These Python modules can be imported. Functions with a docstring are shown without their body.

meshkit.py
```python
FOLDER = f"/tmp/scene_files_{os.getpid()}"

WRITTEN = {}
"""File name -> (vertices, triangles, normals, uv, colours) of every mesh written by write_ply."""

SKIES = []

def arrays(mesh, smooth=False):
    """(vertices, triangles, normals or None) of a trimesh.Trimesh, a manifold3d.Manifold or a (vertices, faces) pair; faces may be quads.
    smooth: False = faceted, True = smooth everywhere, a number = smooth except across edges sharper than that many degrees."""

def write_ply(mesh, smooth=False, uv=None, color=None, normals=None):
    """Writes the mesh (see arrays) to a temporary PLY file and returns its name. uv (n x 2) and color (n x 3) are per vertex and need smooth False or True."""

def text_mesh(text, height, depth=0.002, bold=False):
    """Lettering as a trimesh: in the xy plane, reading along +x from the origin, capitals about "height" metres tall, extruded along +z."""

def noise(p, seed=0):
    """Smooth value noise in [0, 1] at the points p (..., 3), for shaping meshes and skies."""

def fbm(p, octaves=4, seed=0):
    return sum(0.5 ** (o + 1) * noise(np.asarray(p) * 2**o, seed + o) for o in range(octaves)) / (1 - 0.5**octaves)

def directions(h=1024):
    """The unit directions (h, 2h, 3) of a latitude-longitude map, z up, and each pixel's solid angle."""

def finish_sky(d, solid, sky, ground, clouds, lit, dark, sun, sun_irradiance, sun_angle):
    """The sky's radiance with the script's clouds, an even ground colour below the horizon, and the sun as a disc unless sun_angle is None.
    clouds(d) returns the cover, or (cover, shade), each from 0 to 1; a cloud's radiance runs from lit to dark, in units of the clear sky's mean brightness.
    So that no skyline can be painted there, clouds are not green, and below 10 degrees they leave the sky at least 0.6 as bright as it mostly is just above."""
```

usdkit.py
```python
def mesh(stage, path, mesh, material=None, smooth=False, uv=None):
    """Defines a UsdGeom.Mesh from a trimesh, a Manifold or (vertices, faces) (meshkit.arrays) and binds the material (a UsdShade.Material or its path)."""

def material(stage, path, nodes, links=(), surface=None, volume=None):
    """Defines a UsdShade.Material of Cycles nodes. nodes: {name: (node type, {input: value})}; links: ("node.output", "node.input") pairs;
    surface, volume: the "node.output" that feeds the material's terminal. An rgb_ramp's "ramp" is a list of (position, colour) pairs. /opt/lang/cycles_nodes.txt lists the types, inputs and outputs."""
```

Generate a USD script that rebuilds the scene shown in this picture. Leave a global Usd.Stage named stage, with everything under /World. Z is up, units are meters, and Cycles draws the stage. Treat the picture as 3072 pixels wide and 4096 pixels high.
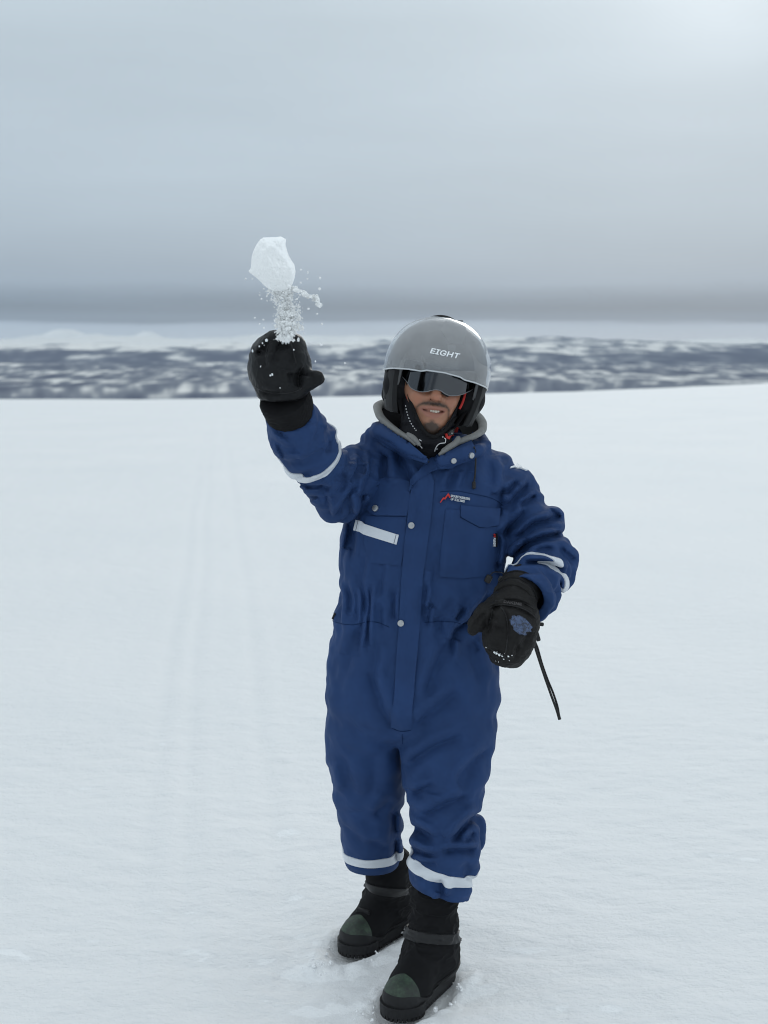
import math
import numpy as np, trimesh, usdkit, meshkit
from scipy import ndimage
from shapely import geometry as sg, affinity as sa
from pxr import Usd, UsdGeom, UsdLux, UsdShade, Gf, Sdf, Vt

# ---------------------------------------------------------------- camera, sky, sun
stage = Usd.Stage.CreateInMemory()
UsdGeom.SetStageUpAxis(stage, UsdGeom.Tokens.z)
UsdGeom.SetStageMetersPerUnit(stage, 1.0)
UsdGeom.Xform.Define(stage, '/World')
UsdGeom.Scope.Define(stage, '/World/Looks')
CAM_H, PITCH, FPX = 1.70, math.radians(6.66), 5680.0
CP, SP = math.cos(PITCH), math.sin(PITCH)
cam = UsdGeom.Camera.Define(stage, '/World/camera')
cam.CreateHorizontalApertureAttr(36.0); cam.CreateVerticalApertureAttr(48.0)
cam.CreateFocalLengthAttr(36.0 * FPX / 3072)
cam.CreateFStopAttr(6.4); cam.CreateFocusDistanceAttr(3.62)
cam.CreateClippingRangeAttr(Gf.Vec2f(0.05, 200000))
cam.CreateExposureAttr(0.0)
cam.AddTransformOp().Set(Gf.Matrix4d(1, 0, 0, 0, 0, SP, CP, 0, 0, -CP, SP, 0, 0, 0, CAM_H, 1))

SUN_EL, SUN_AZ = math.radians(21.0), math.radians(13.0)
sun = UsdLux.DistantLight.Define(stage, '/World/sun')
sun.CreateIntensityAttr(0.16); sun.CreateAngleAttr(24.0); sun.CreateNormalizeAttr(True)
sun.CreateColorAttr(Gf.Vec3f(1.0, 0.97, 0.92))
sun.AddRotateXYZOp().Set(Gf.Vec3f(-(90 - math.degrees(SUN_EL)), 0, -math.degrees(SUN_AZ)))

def srgb(r, g, b):
    c = np.array([r, g, b]) / 255.0
    return tuple(float(x) for x in np.where(c <= 0.04045, c / 12.92, ((c + 0.055) / 1.055) ** 2.4))

def skyf(v):                                   # overview row (0..2212) -> sqrt(sin(elevation)) on the sky ramp
    e = math.atan((2048 - v * 1.8517) / FPX) - PITCH
    return math.sqrt(max(math.sin(e), 0.0))
SKY = [(0.0, srgb(166, 181, 195)), (skyf(730), srgb(178, 191, 203)), (skyf(706), srgb(166, 181, 195)), (skyf(700), srgb(150, 164, 180)),
       (skyf(693), srgb(62, 75, 92)), (skyf(665), srgb(72, 86, 103)), (skyf(645), srgb(104, 120, 138)), (skyf(612), srgb(149, 165, 182)),
       (skyf(560), srgb(162, 176, 190)), (skyf(480), srgb(173, 187, 199)), (skyf(380), srgb(183, 197, 208)), (skyf(200), srgb(189, 203, 213)),
       (skyf(0), srgb(196, 210, 219)), (0.62, srgb(211, 221, 227)), (0.8, srgb(215, 225, 231)), (1.0, srgb(217, 227, 232))]
sdir = (math.cos(SUN_EL) * math.sin(SUN_AZ), math.cos(SUN_EL) * math.cos(SUN_AZ), math.sin(SUN_EL))
gel, gaz = math.radians(14.5), math.radians(12.9)
gdir = (math.cos(gel) * math.sin(gaz), math.cos(gel) * math.cos(gaz), math.sin(gel))
sky_mat = usdkit.material(stage, '/World/Looks/sky_air', {
    'tc': ('texture_coordinate', {}),
    'sep': ('separate_xyz', {}),
    'nz1': ('math', {'math_type': 'maximum', 'value2': 0.0}),
    'map1': ('mapping', {'scale': (2.6, 2.6, 26.0)}), 'n1': ('noise_texture', {'scale': 1.6, 'detail': 4.0, 'roughness': 0.55}),
    'n1c': ('math', {'math_type': 'multiply_add', 'value2': 0.012, 'value3': -0.006}),
    'zz': ('math', {'math_type': 'add'}), 'zm': ('math', {'math_type': 'maximum', 'value2': 0.0}),
    'rt': ('math', {'math_type': 'power', 'value2': 0.5}),
    'ramp': ('rgb_ramp', {'ramp': SKY}),
    'map2': ('mapping', {'scale': (2.2, 2.2, 15.0)}), 'n2': ('noise_texture', {'scale': 1.5, 'detail': 4.0, 'roughness': 0.5}),
    'n2c': ('math', {'math_type': 'multiply_add', 'value2': 2.6, 'value3': 8.7}),
    'cl': ('vector_math', {'math_type': 'scale'}),
    'dot': ('vector_math', {'math_type': 'dot_product', 'vector2': gdir}), 'dm': ('math', {'math_type': 'maximum', 'value2': 0.0}),
    'g1': ('math', {'math_type': 'power', 'value2': 500.0}), 'g1s': ('math', {'math_type': 'multiply', 'value2': 1.6}),
    'g2': ('math', {'math_type': 'power', 'value2': 60.0}), 'g2s': ('math', {'math_type': 'multiply', 'value2': 0.7}),
    'gs': ('math', {'math_type': 'add'}),
    'gc': ('combine_xyz', {}), 'glow': ('vector_math', {'math_type': 'add'}),
    'air': ('sky_texture', {'sky_type': 'single_scattering', 'sun_disc': False, 'sun_elevation': SUN_EL, 'sun_rotation': SUN_AZ, 'altitude': 700.0}),
    'mx': ('mix_color', {'fac': 0.95, 'use_clamp': False}),
    'bg': ('background_shader', {'strength': 0.1})},
    [('tc.generated', 'sep.vector'), ('sep.z', 'nz1.value1'), ('tc.generated', 'map1.vector'), ('map1.vector', 'n1.vector'), ('n1.fac', 'n1c.value1'),
     ('nz1.value', 'zz.value1'), ('n1c.value', 'zz.value2'), ('zz.value', 'zm.value1'), ('zm.value', 'rt.value1'), ('rt.value', 'ramp.fac'),
     ('tc.generated', 'map2.vector'), ('map2.vector', 'n2.vector'), ('n2.fac', 'n2c.value1'), ('ramp.color', 'cl.vector1'), ('n2c.value', 'cl.scale'),
     ('tc.generated', 'dot.vector1'), ('dot.value', 'dm.value1'), ('dm.value', 'g1.value1'), ('dm.value', 'g2.value1'), ('g1.value', 'g1s.value1'), ('g2.value', 'g2s.value1'),
     ('g1s.value', 'gs.value1'), ('g2s.value', 'gs.value2'), ('gs.value', 'gc.x'), ('gs.value', 'gc.y'), ('gs.value', 'gc.z'),
     ('cl.vector', 'glow.vector1'), ('gc.vector', 'glow.vector2'), ('air.color', 'mx.a'), ('glow.vector', 'mx.b'), ('mx.result', 'bg.color')], surface='bg.background')
dome = UsdLux.DomeLight.Define(stage, '/World/sky')
dome.CreateIntensityAttr(1.0)
UsdShade.MaterialBindingAPI.Apply(dome.GetPrim()).Bind(sky_mat)
dome.GetPrim().SetCustomDataByKey('kind', 'structure')

# ---------------------------------------------------------------- helpers
used = {}
def numbered(path):
    n = used.get(path, 0); used[path] = n + 1
    return path if n == 0 else '%s_%03d' % (path, n)

def tag(prim, label=None, category=None, group=None, kind=None):
    for k, v in (('label', label), ('category', category), ('group', group), ('kind', kind)):
        if v: prim.SetCustomDataByKey(k, v)
    return prim

def thing(name, label=None, category=None, loc=(0, 0, 0), group=None):
    x = UsdGeom.Xform.Define(stage, numbered('/World/' + name)); x.AddTranslateOp().Set(Gf.Vec3d(*map(float, loc)))
    return tag(x.GetPrim(), label, category, group)

def obj(name, m, material, parent=None, smooth=35, label=None, prim_colors=None, floats=None):
    """One Mesh prim under its parent; vertices are given in world space and moved to the thing's base."""
    base = str(parent.GetPath()) if parent else '/World'
    v, f, n = meshkit.arrays(m, False)
    if parent:
        t = UsdGeom.XformCache().GetLocalToWorldTransform(parent).ExtractTranslation()
        v = v - np.array(t)
    kw = smooth if (prim_colors is None and floats is None) else True
    mm = usdkit.mesh(stage, numbered(base + '/' + name), (v, f), material, smooth=kw)
    api = UsdGeom.PrimvarsAPI(mm)
    if prim_colors is not None:
        api.CreatePrimvar('tint', Sdf.ValueTypeNames.Color3fArray, 'vertex').Set(Vt.Vec3fArray.FromNumpy(np.asarray(prim_colors, np.float32)))
    if floats is not None:
        for k, a in floats.items():
            api.CreatePrimvar(k, Sdf.ValueTypeNames.FloatArray, 'vertex').Set(Vt.FloatArray.FromNumpy(np.asarray(a, np.float32)))
    p = mm.GetPrim()
    if label: p.SetCustomDataByKey('label', label)
    return p

def smoothstep(a, b, x):
    t = np.clip((np.asarray(x, float) - a) / (b - a), 0, 1); return t * t * (3 - 2 * t)

K = 3072.0 / 1659.0                            # overview pixels -> photograph pixels
def ray(u, v):
    u, v = np.asarray(u, float), np.asarray(v, float)
    a, b = (u * K - 1536) / FPX, (2048 - v * K) / FPX
    return np.stack([a + 0 * b, CP + b * SP + 0 * a, -SP + b * CP + 0 * a], -1)
def P(u, v, Y):
    """World point seen at overview pixel (u, v) at ground distance Y from the camera."""
    d = ray(u, v); t = np.asarray(Y, float) / d[..., 1]
    return np.array([0, 0, CAM_H]) + d * t[..., None]
def px(Y):                                     # metres per overview pixel at distance Y (about the person)
    return K * Y / FPX
def project(p):
    q = p - np.array([0, 0, CAM_H])
    dep = q[..., 1] * CP - q[..., 2] * SP; up = q[..., 1] * SP + q[..., 2] * CP
    return (1536 + FPX * q[..., 0] / dep) / K, (2048 - FPX * up / dep) / K, dep

def grid_faces(n, m, wrap=False):
    i = np.arange(n - 1)[:, None] * m; j = np.arange(m if wrap else m - 1)[None, :]
    a = i + j; b = i + (j + 1) % m; c = a + m; d = b + m
    return np.vstack([np.stack([a, b, d], -1).reshape(-1, 3), np.stack([a, d, c], -1).reshape(-1, 3)])

# ---------------------------------------------------------------- ground, distant land, air
def principled(name, color, rough=0.6, spec=0.3, bump=None, **more):
    """bump: (scale, strength, distance) of noise in object space."""
    nodes = {'p': ('principled_bsdf', {'base_color': color, 'roughness': rough, 'specular_ior_level': spec, **more})}
    links = []
    if bump:
        nodes.update({'g': ('geometry', {}), 'n': ('noise_texture', {'scale': bump[0], 'detail': 3.0, 'roughness': 0.6}), 'b': ('bump', {'strength': bump[1], 'distance': bump[2]})})
        links += [('g.position', 'n.vector'), ('n.fac', 'b.height'), ('b.normal', 'p.normal')]
    return usdkit.material(stage, '/World/Looks/' + name, nodes, links, surface='p.BSDF')

FEET = [(P(862, 2197, 3.45)), (P(770, 2060, 3.82))]
def snow_z(x, y):
    r2 = x * x + y * y
    z = -1.8e-4 * r2
    far = smoothstep(12, 70, y) * (1 - smoothstep(160, 300, y))
    z = z + far * (0.020 * x + 0.00064 * x * x)
    z = z - smoothstep(180, 900, np.sqrt(r2)) * 60
    p3 = np.stack([x, y, 0 * x], -1)
    near = 1 - smoothstep(20, 60, np.sqrt(r2))
    z = z + 0.10 * smoothstep(8, 40, y) * (meshkit.fbm(p3 * 0.09 + 7.3, 3, 5) - 0.5) * (1 + y / 60)
    z = z + near * (0.034 * (meshkit.fbm(p3 * np.array([1.5, 1.1, 1]), 3, 2) - 0.5) + 0.018 * (meshkit.fbm(p3 * np.array([6, 9, 1]), 3, 9) - 0.5))
    # two faint old snowmobile tracks on the left
    for x0, w in ((-0.74, 0.05), (-0.60, 0.035), (-0.28, 0.04)):
        c = x0 - 0.118 * (y - 3.9) + 0.012 * np.sin(y * 0.9 + x0 * 3)
        z = z - near * 0.007 * np.exp(-((x - c) / w) ** 2) * smoothstep(3.3, 4.4, y) + near * 0.004 * np.exp(-((x - c - 0.09) / w) ** 2)
    return z
def polar(r, az):
    R, A = np.meshgrid(r, az, indexing='ij'); return R * np.sin(A), R * np.cos(A)
rs = np.concatenate([np.linspace(0.0, 2.4, 5), np.linspace(2.45, 6.5, 330), np.geomspace(6.53, 1500, 260)])
az = np.concatenate([np.linspace(-math.pi, -0.36, 40)[:-1], np.linspace(-0.36, 0.36, 300), np.linspace(0.36, math.pi, 40)[1:]])
gx, gy = polar(rs, az)
HAZE = 1.4e-5
NAVY = (0.0168, 0.0435, 0.126)
def G(u, v):
    d = ray(u, v); return np.array([0, 0, CAM_H]) - d * (CAM_H / d[2])
BOOTS = [(G(846, 2198), math.radians(-154)), (G(744, 2056), math.radians(-146))]
DENTS = [(t - 0.15 * np.array([math.sin(y), math.cos(y), 0]), -y, .028, .017) for t, y in BOOTS]
gz = snow_z(gx, gy)
def dent(z, c, rx, ry, ang, depth, rim):
    """A boot pressed into the snow: a shallow hollow with a crumbly rim."""
    dx, dy = gx - c[0], gy - c[1]; ca, sa_ = math.cos(ang), math.sin(ang)
    q = np.sqrt(((dx * ca + dy * sa_) / rx) ** 2 + ((-dx * sa_ + dy * ca) / ry) ** 2)
    n = meshkit.fbm(np.stack([gx * 28, gy * 28, 0 * gx], -1), 3, 21)
    return z - depth * (1 - smoothstep(0.72, 1.06, q)) + rim * np.exp(-((q - 1.22) / 0.24) ** 2) * (0.15 + 1.7 * np.clip(n - 0.3, 0, 1))
for (c, ang, dep, rim) in DENTS:
    gz = dent(gz, c, 0.088, 0.205, ang, dep, rim)
for (u_, v_, rx, ry, dp) in ((672, 2105, .17, .10, .022), (600, 2175, .22, .09, .016), (1030, 2150, .12, .07, .016), (745, 2180, .12, .08, .012), (1120, 2060, .16, .06, .010)):
    c = G(u_, v_); q = ((gx - c[0]) / rx) ** 2 + ((gy - c[1]) / ry) ** 2; gz = gz - dp * np.exp(-q) * (.6 + .8 * meshkit.fbm(np.stack([gx * 9, gy * 9, 0 * gx], -1), 3, 14))
for t_, y_ in BOOTS:                                                    # trampled crust
    q = ((gx - t_[0]) ** 2 + (gy - t_[1] - .1) ** 2) / .45 ** 2; m3 = np.stack([gx * 16, gy * 16, 0 * gx], -1); gz = gz + np.exp(-q) * .010 * (np.abs(meshkit.fbm(m3, 4, 77) - .5) - .1)
v = np.stack([gx, gy, gz], -1).reshape(-1, 3)
snow_mat = usdkit.material(stage, '/World/Looks/snow', {
    'g': ('geometry', {}),
    'n1': ('noise_texture', {'scale': 60.0, 'detail': 5.0, 'roughness': 0.65}), 'b1': ('bump', {'strength': 0.5, 'distance': 0.012}),
    'm2': ('mapping', {'scale': (7.0, 11.0, 7.0)}), 'n2': ('noise_texture', {'scale': 1.0, 'detail': 4.0, 'roughness': 0.6}), 'b2': ('bump', {'strength': 0.5, 'distance': 0.035}),
    'n3': ('noise_texture', {'scale': 0.35, 'detail': 4.0, 'roughness': 0.55}), 'r3': ('rgb_ramp', {'ramp': [(0.3, (0.855, 0.87, 0.88)), (0.7, (0.895, 0.90, 0.905))]}),
    'p': ('principled_bsdf', {'roughness': 0.75, 'specular_ior_level': 0.2, 'sheen_weight': 0.0})},
    [('g.position', 'n1.vector'), ('g.position', 'm2.vector'), ('m2.vector', 'n2.vector'), ('g.position', 'n3.vector'), ('n2.fac', 'b2.height'), ('b2.normal', 'b1.normal'),
     ('n1.fac', 'b1.height'), ('b1.normal', 'p.normal'), ('n3.fac', 'r3.fac'), ('r3.color', 'p.base_color')], surface='p.BSDF')
tag(obj('snow_field', (v, grid_faces(len(rs), len(az))[:, ::-1]), snow_mat, smooth=True), kind='structure')

# the lava plain far below, partly snow covered, rising to white highlands
def land(r, a):
    x, y = r * np.sin(a), r * np.cos(a); p = np.stack([x, y, 0 * x], -1)
    z = -345.0 + 0 * r
    z = z + smoothstep(7.5e3, 19e3, r) * (322 + 40 * np.sin(a * 9 + 1.0)) + smoothstep(24e3, 36e3, r) * (70 - 330 * a) 
    hum = meshkit.fbm(p / 330.0, 3, 31) - 0.5
    z = z + 46 * hum * (1 - 0.4 * smoothstep(9e3, 20e3, r)) * smoothstep(5e3, 6.2e3, r)
    hum2 = meshkit.fbm(p / np.array([85.0, 260.0, 1]), 3, 33) - 0.5
    z = z + 11 * hum2 * (1 - smoothstep(13e3, 22e3, r)) * smoothstep(5e3, 6.2e3, r)
    hill = meshkit.fbm(p / np.array([2600.0, 2200.0, 1]), 4, 41)
    z = z + smoothstep(10e3, 18e3, r) * 300 * np.clip(hill - 0.42, 0, 1)
    hill2 = meshkit.fbm(p / np.array([5200.0, 4200.0, 1]), 4, 47)
    z = z + smoothstep(22e3, 34e3, r) * 420 * np.clip(hill2 - 0.42, 0, 1)
    for (u, vv, D, w, peak) in ((140, 712, 44e3, 1500, 1.0), (90, 724, 43e3, 1700, 0.7), (200, 722, 43.5e3, 1500, 0.8), (320, 716, 45e3, 900, 1.15), (1480, 738, 42e3, 2600, .8)):   # far mountains
        c = P(u, vv, D); q = np.sqrt((x - c[0]) ** 2 / w ** 2 + (y - c[1]) ** 2 / (2.2 * w) ** 2)
        z = np.maximum(z, -150 + (c[2] + 150) * peak ** 0 * np.clip(1.15 - q, 0, 1.0) ** 0.8 + 60 * (meshkit.fbm(p / 700.0, 3, 51) - 0.5))
    cov = meshkit.fbm(np.stack([x / 520.0, y / 900.0, 0 * x], -1), 4, 61)
    cov2 = meshkit.fbm(np.stack([x / 2100.0, y / 2600.0, 0 * x], -1), 3, 71)
    want = np.interp(r, [5e3, 8e3, 11e3, 14e3, 17e3, 20e3, 26e3, 33e3], [0.50, 0.50, 0.44, 0.36, 0.42, 0.50, 0.66, 0.95])
    want = want - 0.10 * np.clip(a / 0.26, -1, 1) * smoothstep(12e3, 20e3, r)
    cov3 = meshkit.fbm(np.stack([x / 48.0, y / 240.0, 0 * x], -1), 3, 81)
    k = 1 - smoothstep(9e3, 15e3, r)
    cov4 = meshkit.fbm(np.stack([x / 150.0, y / 480.0, 0 * x], -1), 4, 91)
    want = want + .22 * smoothstep(-100, 60, z) - .16 * smoothstep(17e3, 24e3, r)
    s = (0.13 - .04 * k) * cov + .32 * cov4 * (1 - .3 * k) + (0.28 - .12 * k) * cov2 + 0.27 * (0.5 - 1.2 * hum) + .30 * k * (.5 + 1.5 * (cov3 - .5) - 1.0 * hum2)
    wd = .13 + .12 * k; snow = smoothstep(0, 1, (s + (want - 0.5) * 0.75 - .5 + wd) / (2 * wd))
    return x, y, z, snow
lr = np.concatenate([np.geomspace(1300, 5900, 12), np.geomspace(6000, 20000, 620), np.geomspace(20060, 56000, 200)])
la = np.concatenate([np.linspace(-math.pi, -0.5, 70)[:-1], np.linspace(-0.5, -0.29, 40)[:-1], np.linspace(-0.29, 0.29, 560), np.linspace(0.29, 0.5, 40)[1:], np.linspace(0.5, math.pi, 70)[1:]])
R, A = np.meshgrid(lr, la, indexing='ij')
x, y, z, snow = land(R, A)
land_mat = usdkit.material(stage, '/World/Looks/lava_and_snow', {
    'a': ('attribute', {'attribute': 'snow'}), 'r': ('rgb_ramp', {'ramp': [(0.0, (0.10, 0.116, 0.165)), (0.5, (0.23, 0.25, 0.29)), (1.0, (0.86, 0.85, 0.82))]}),
    'd': ('diffuse_bsdf', {})}, [('a.fac', 'r.fac'), ('r.color', 'd.color')], surface='d.BSDF')
tag(obj('lava_plain', (np.stack([x, y, z], -1).reshape(-1, 3), grid_faces(len(lr), len(la))[:, ::-1]), land_mat, floats={'snow': snow.ravel()}), kind='structure')
LAND_LOW, LAND_HIGH = float(z.min()), float(z.max())

haze_mat = usdkit.material(stage, '/World/Looks/haze_air', {'v': ('principled_volume', {'color': (0.74, 0.86, 1.0), 'density': HAZE, 'anisotropy': 0.2})}, [], volume='v.volume')
box = trimesh.creation.box(bounds=[[-60e3, -60e3, LAND_LOW - 1.5], [60e3, 60e3, max(LAND_HIGH, 2.0) + 4]])
tag(obj('haze', box, haze_mat, smooth=False), kind='stuff')
# ---------------------------------------------------------------- modelling with distance fields
from scipy.interpolate import PchipInterpolator
from scipy.spatial import cKDTree

class Field:
    def __init__(s, lo, hi, h):
        s.lo, s.h = np.asarray(lo, float), h
        s.n = np.ceil((np.asarray(hi) - s.lo) / h).astype(int) + 1
        s.F = np.full(s.n, 1.0, np.float32)
        s.ax = [(s.lo[i] + h * np.arange(s.n[i])).astype(np.float32) for i in range(3)]
    def window(s, lo, hi):
        a = np.clip(np.floor((np.asarray(lo) - s.lo) / s.h).astype(int), 0, s.n); b = np.clip(np.ceil((np.asarray(hi) - s.lo) / s.h).astype(int) + 1, 0, s.n)
        sl = tuple(slice(i, j) for i, j in zip(a, b))
        X, Y, Z = s.ax[0][sl[0]][:, None, None], s.ax[1][sl[1]][None, :, None], s.ax[2][sl[2]][None, None, :]
        return sl, X, Y, Z
    def union(s, fn, lo=None, hi=None, k=0.0):
        sl, X, Y, Z = s.window(s.lo if lo is None else lo, s.lo + s.h * s.n if hi is None else hi)
        s.F[sl] = smin(s.F[sl], fn(X, Y, Z), k)
    def cut(s, fn, lo=None, hi=None, k=0.0):
        sl, X, Y, Z = s.window(s.lo if lo is None else lo, s.lo + s.h * s.n if hi is None else hi)
        s.F[sl] = -smin(-s.F[sl], fn(X, Y, Z), k)
    def chain(s, pts, rad, k=0.0, inner=0.0, scale=None):
        """Round cones along a chain of joints."""
        pts = np.asarray(pts, float); rad = np.broadcast_to(np.asarray(rad, float), len(pts))
        m = rad.max() + 0.05
        s.union(lambda X, Y, Z: chain_d(X, Y, Z, pts, rad, inner), pts.min(0) - m, pts.max(0) + m, k)
    def sample(s, p):
        q = (np.asarray(p) - s.lo) / s.h
        return ndimage.map_coordinates(s.F, q.reshape(-1, 3).T, order=1, mode='nearest').reshape(q.shape[:-1])
    def grad(s, p):
        e = s.h; g = np.stack([s.sample(p + np.eye(3)[i] * e) - s.sample(p - np.eye(3)[i] * e) for i in range(3)], -1)
        return g / np.maximum(np.linalg.norm(g, axis=-1, keepdims=True), 1e-9)
    def mesh(s):
        F = s.F; S = F < 0; n = S.shape
        C = np.zeros([i - 1 for i in n], np.uint8)
        cor = [(i, j, k) for i in (0, 1) for j in (0, 1) for k in (0, 1)]
        for i, j, k in cor: C += S[i:n[0] - 1 + i, j:n[1] - 1 + j, k:n[2] - 1 + k]
        act = np.argwhere((C > 0) & (C < 8))
        val = np.stack([F[act[:, 0] + i, act[:, 1] + j, act[:, 2] + k] for i, j, k in cor], 1)
        acc = np.zeros((len(act), 3)); cnt = np.zeros(len(act))
        for a in range(8):
            for b in range(a + 1, 8):
                if sum(x != y for x, y in zip(cor[a], cor[b])) != 1: continue
                va, vb = val[:, a], val[:, b]; x = (va < 0) != (vb < 0)
                t = np.where(x, va / np.where(x, va - vb, 1), 0)
                acc += np.where(x[:, None], np.array(cor[a]) + t[:, None] * (np.array(cor[b]) - np.array(cor[a])), 0); cnt += x
        v = s.lo + s.h * (act + acc / cnt[:, None])
        idx = np.full(C.shape, -1, np.int32); idx[tuple(act.T)] = np.arange(len(act))
        faces = []
        for d in range(3):
            e, f = (d + 1) % 3, (d + 2) % 3
            sa_, sb = [slice(None)] * 3, [slice(None)] * 3
            sa_[d] = slice(0, n[d] - 1); sb[d] = slice(1, n[d])
            A, B = S[tuple(sa_)], S[tuple(sb)]
            q = np.argwhere(A != B); fl = A[tuple(q.T)]
            ok = (q[:, e] > 0) & (q[:, e] < n[e] - 1) & (q[:, f] > 0) & (q[:, f] < n[f] - 1); q, fl = q[ok], fl[ok]
            def at(de, df):
                r = q.copy(); r[:, e] += de; r[:, f] += df; return idx[tuple(r.T)]
            quad = np.stack([at(-1, -1), at(0, -1), at(0, 0), at(-1, 0)], 1)
            quad = np.where(fl[:, None], quad, quad[:, ::-1]); faces.append(quad)
        q = np.vstack(faces)
        return v, np.vstack([q[:, [0, 1, 2]], q[:, [0, 2, 3]]])

def relax(v, f, n=4, lamb=0.5, mu=-0.52):
    """Taubin smoothing: takes out the lattice without shrinking."""
    from scipy import sparse
    e = np.vstack([f[:, [0, 1]], f[:, [1, 2]], f[:, [2, 0]]]); e = np.vstack([e, e[:, ::-1]]); N = len(v)
    A = sparse.csr_matrix((np.ones(len(e)), (e[:, 0], e[:, 1])), (N, N)); A.data[:] = 1; D = np.maximum(np.asarray(A.sum(1)).ravel(), 1)
    for _ in range(n):
        for k in (lamb, mu): v = v + k * (A @ v / D[:, None] - v)
    return v
def smin(a, b, k):
    if k <= 0: return np.minimum(a, b)
    h = np.clip(0.5 + 0.5 * (b - a) / k, 0, 1)
    return b + (a - b) * h - k * h * (1 - h)
def chain_d(X, Y, Z, pts, rad, inner=0.0):
    d = None
    for a, b, ra, rb in zip(pts[:-1], pts[1:], rad[:-1], rad[1:]):
        ab = b - a; L2 = max(float(ab @ ab), 1e-12)
        px_, py_, pz_ = X - np.float32(a[0]), Y - np.float32(a[1]), Z - np.float32(a[2])
        t = np.clip((px_ * ab[0] + py_ * ab[1] + pz_ * ab[2]) / L2, 0, 1)
        e = np.sqrt((px_ - t * ab[0]) ** 2 + (py_ - t * ab[1]) ** 2 + (pz_ - t * ab[2]) ** 2) - (ra + (rb - ra) * t)
        d = e if d is None else smin(d, e, inner)
    return d.astype(np.float32)
def ellipsoid_d(c, r, M=None):
    c, r = np.asarray(c, float), np.asarray(r, float)
    def fn(X, Y, Z):
        x, y, z = X - c[0], Y - c[1], Z - c[2]
        if M is not None: x, y, z = (x * M[0][i] + y * M[1][i] + z * M[2][i] for i in range(3))
        q = np.sqrt((x / r[0]) ** 2 + (y / r[1]) ** 2 + (z / r[2]) ** 2)
        w = np.sqrt((x / r[0] ** 2) ** 2 + (y / r[1] ** 2) ** 2 + (z / r[2] ** 2) ** 2)
        return (q * (q - 1) / np.maximum(w, 1e-6)).astype(np.float32)
    return fn
def loft_d(rows):
    """Stacked rounded sections: (row v, left u, right u, distance Y, half depth, exponent); returns the field and the z range."""
    rows = [(*P((l + r) / 2, v, Y), (r - l) / 2 * px(Y) - .006, b - .005, n) for v, l, r, Y, b, n in rows]
    t = np.array(sorted(rows, key=lambda q: q[2])); z = t[:, 2]
    f = [PchipInterpolator(z, t[:, i], extrapolate=False) for i in (0, 1, 3, 4, 5)]
    def fn(X, Y, Z):
        zz = np.clip(Z, z[0], z[-1]); cx, cy, a, b, n = (g(zz).astype(np.float32) for g in f)
        x, y = np.abs(X - cx), np.abs(Y - cy)
        q = ((x / a) ** n + (y / b) ** n) ** (1 / n); r = np.sqrt(x * x + y * y)
        d = r - r / np.maximum(q, 0.02)
        return np.maximum(d, np.maximum(Z - z[-1], z[0] - Z)).astype(np.float32)
    return fn, z[0], z[-1], f[1]

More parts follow.
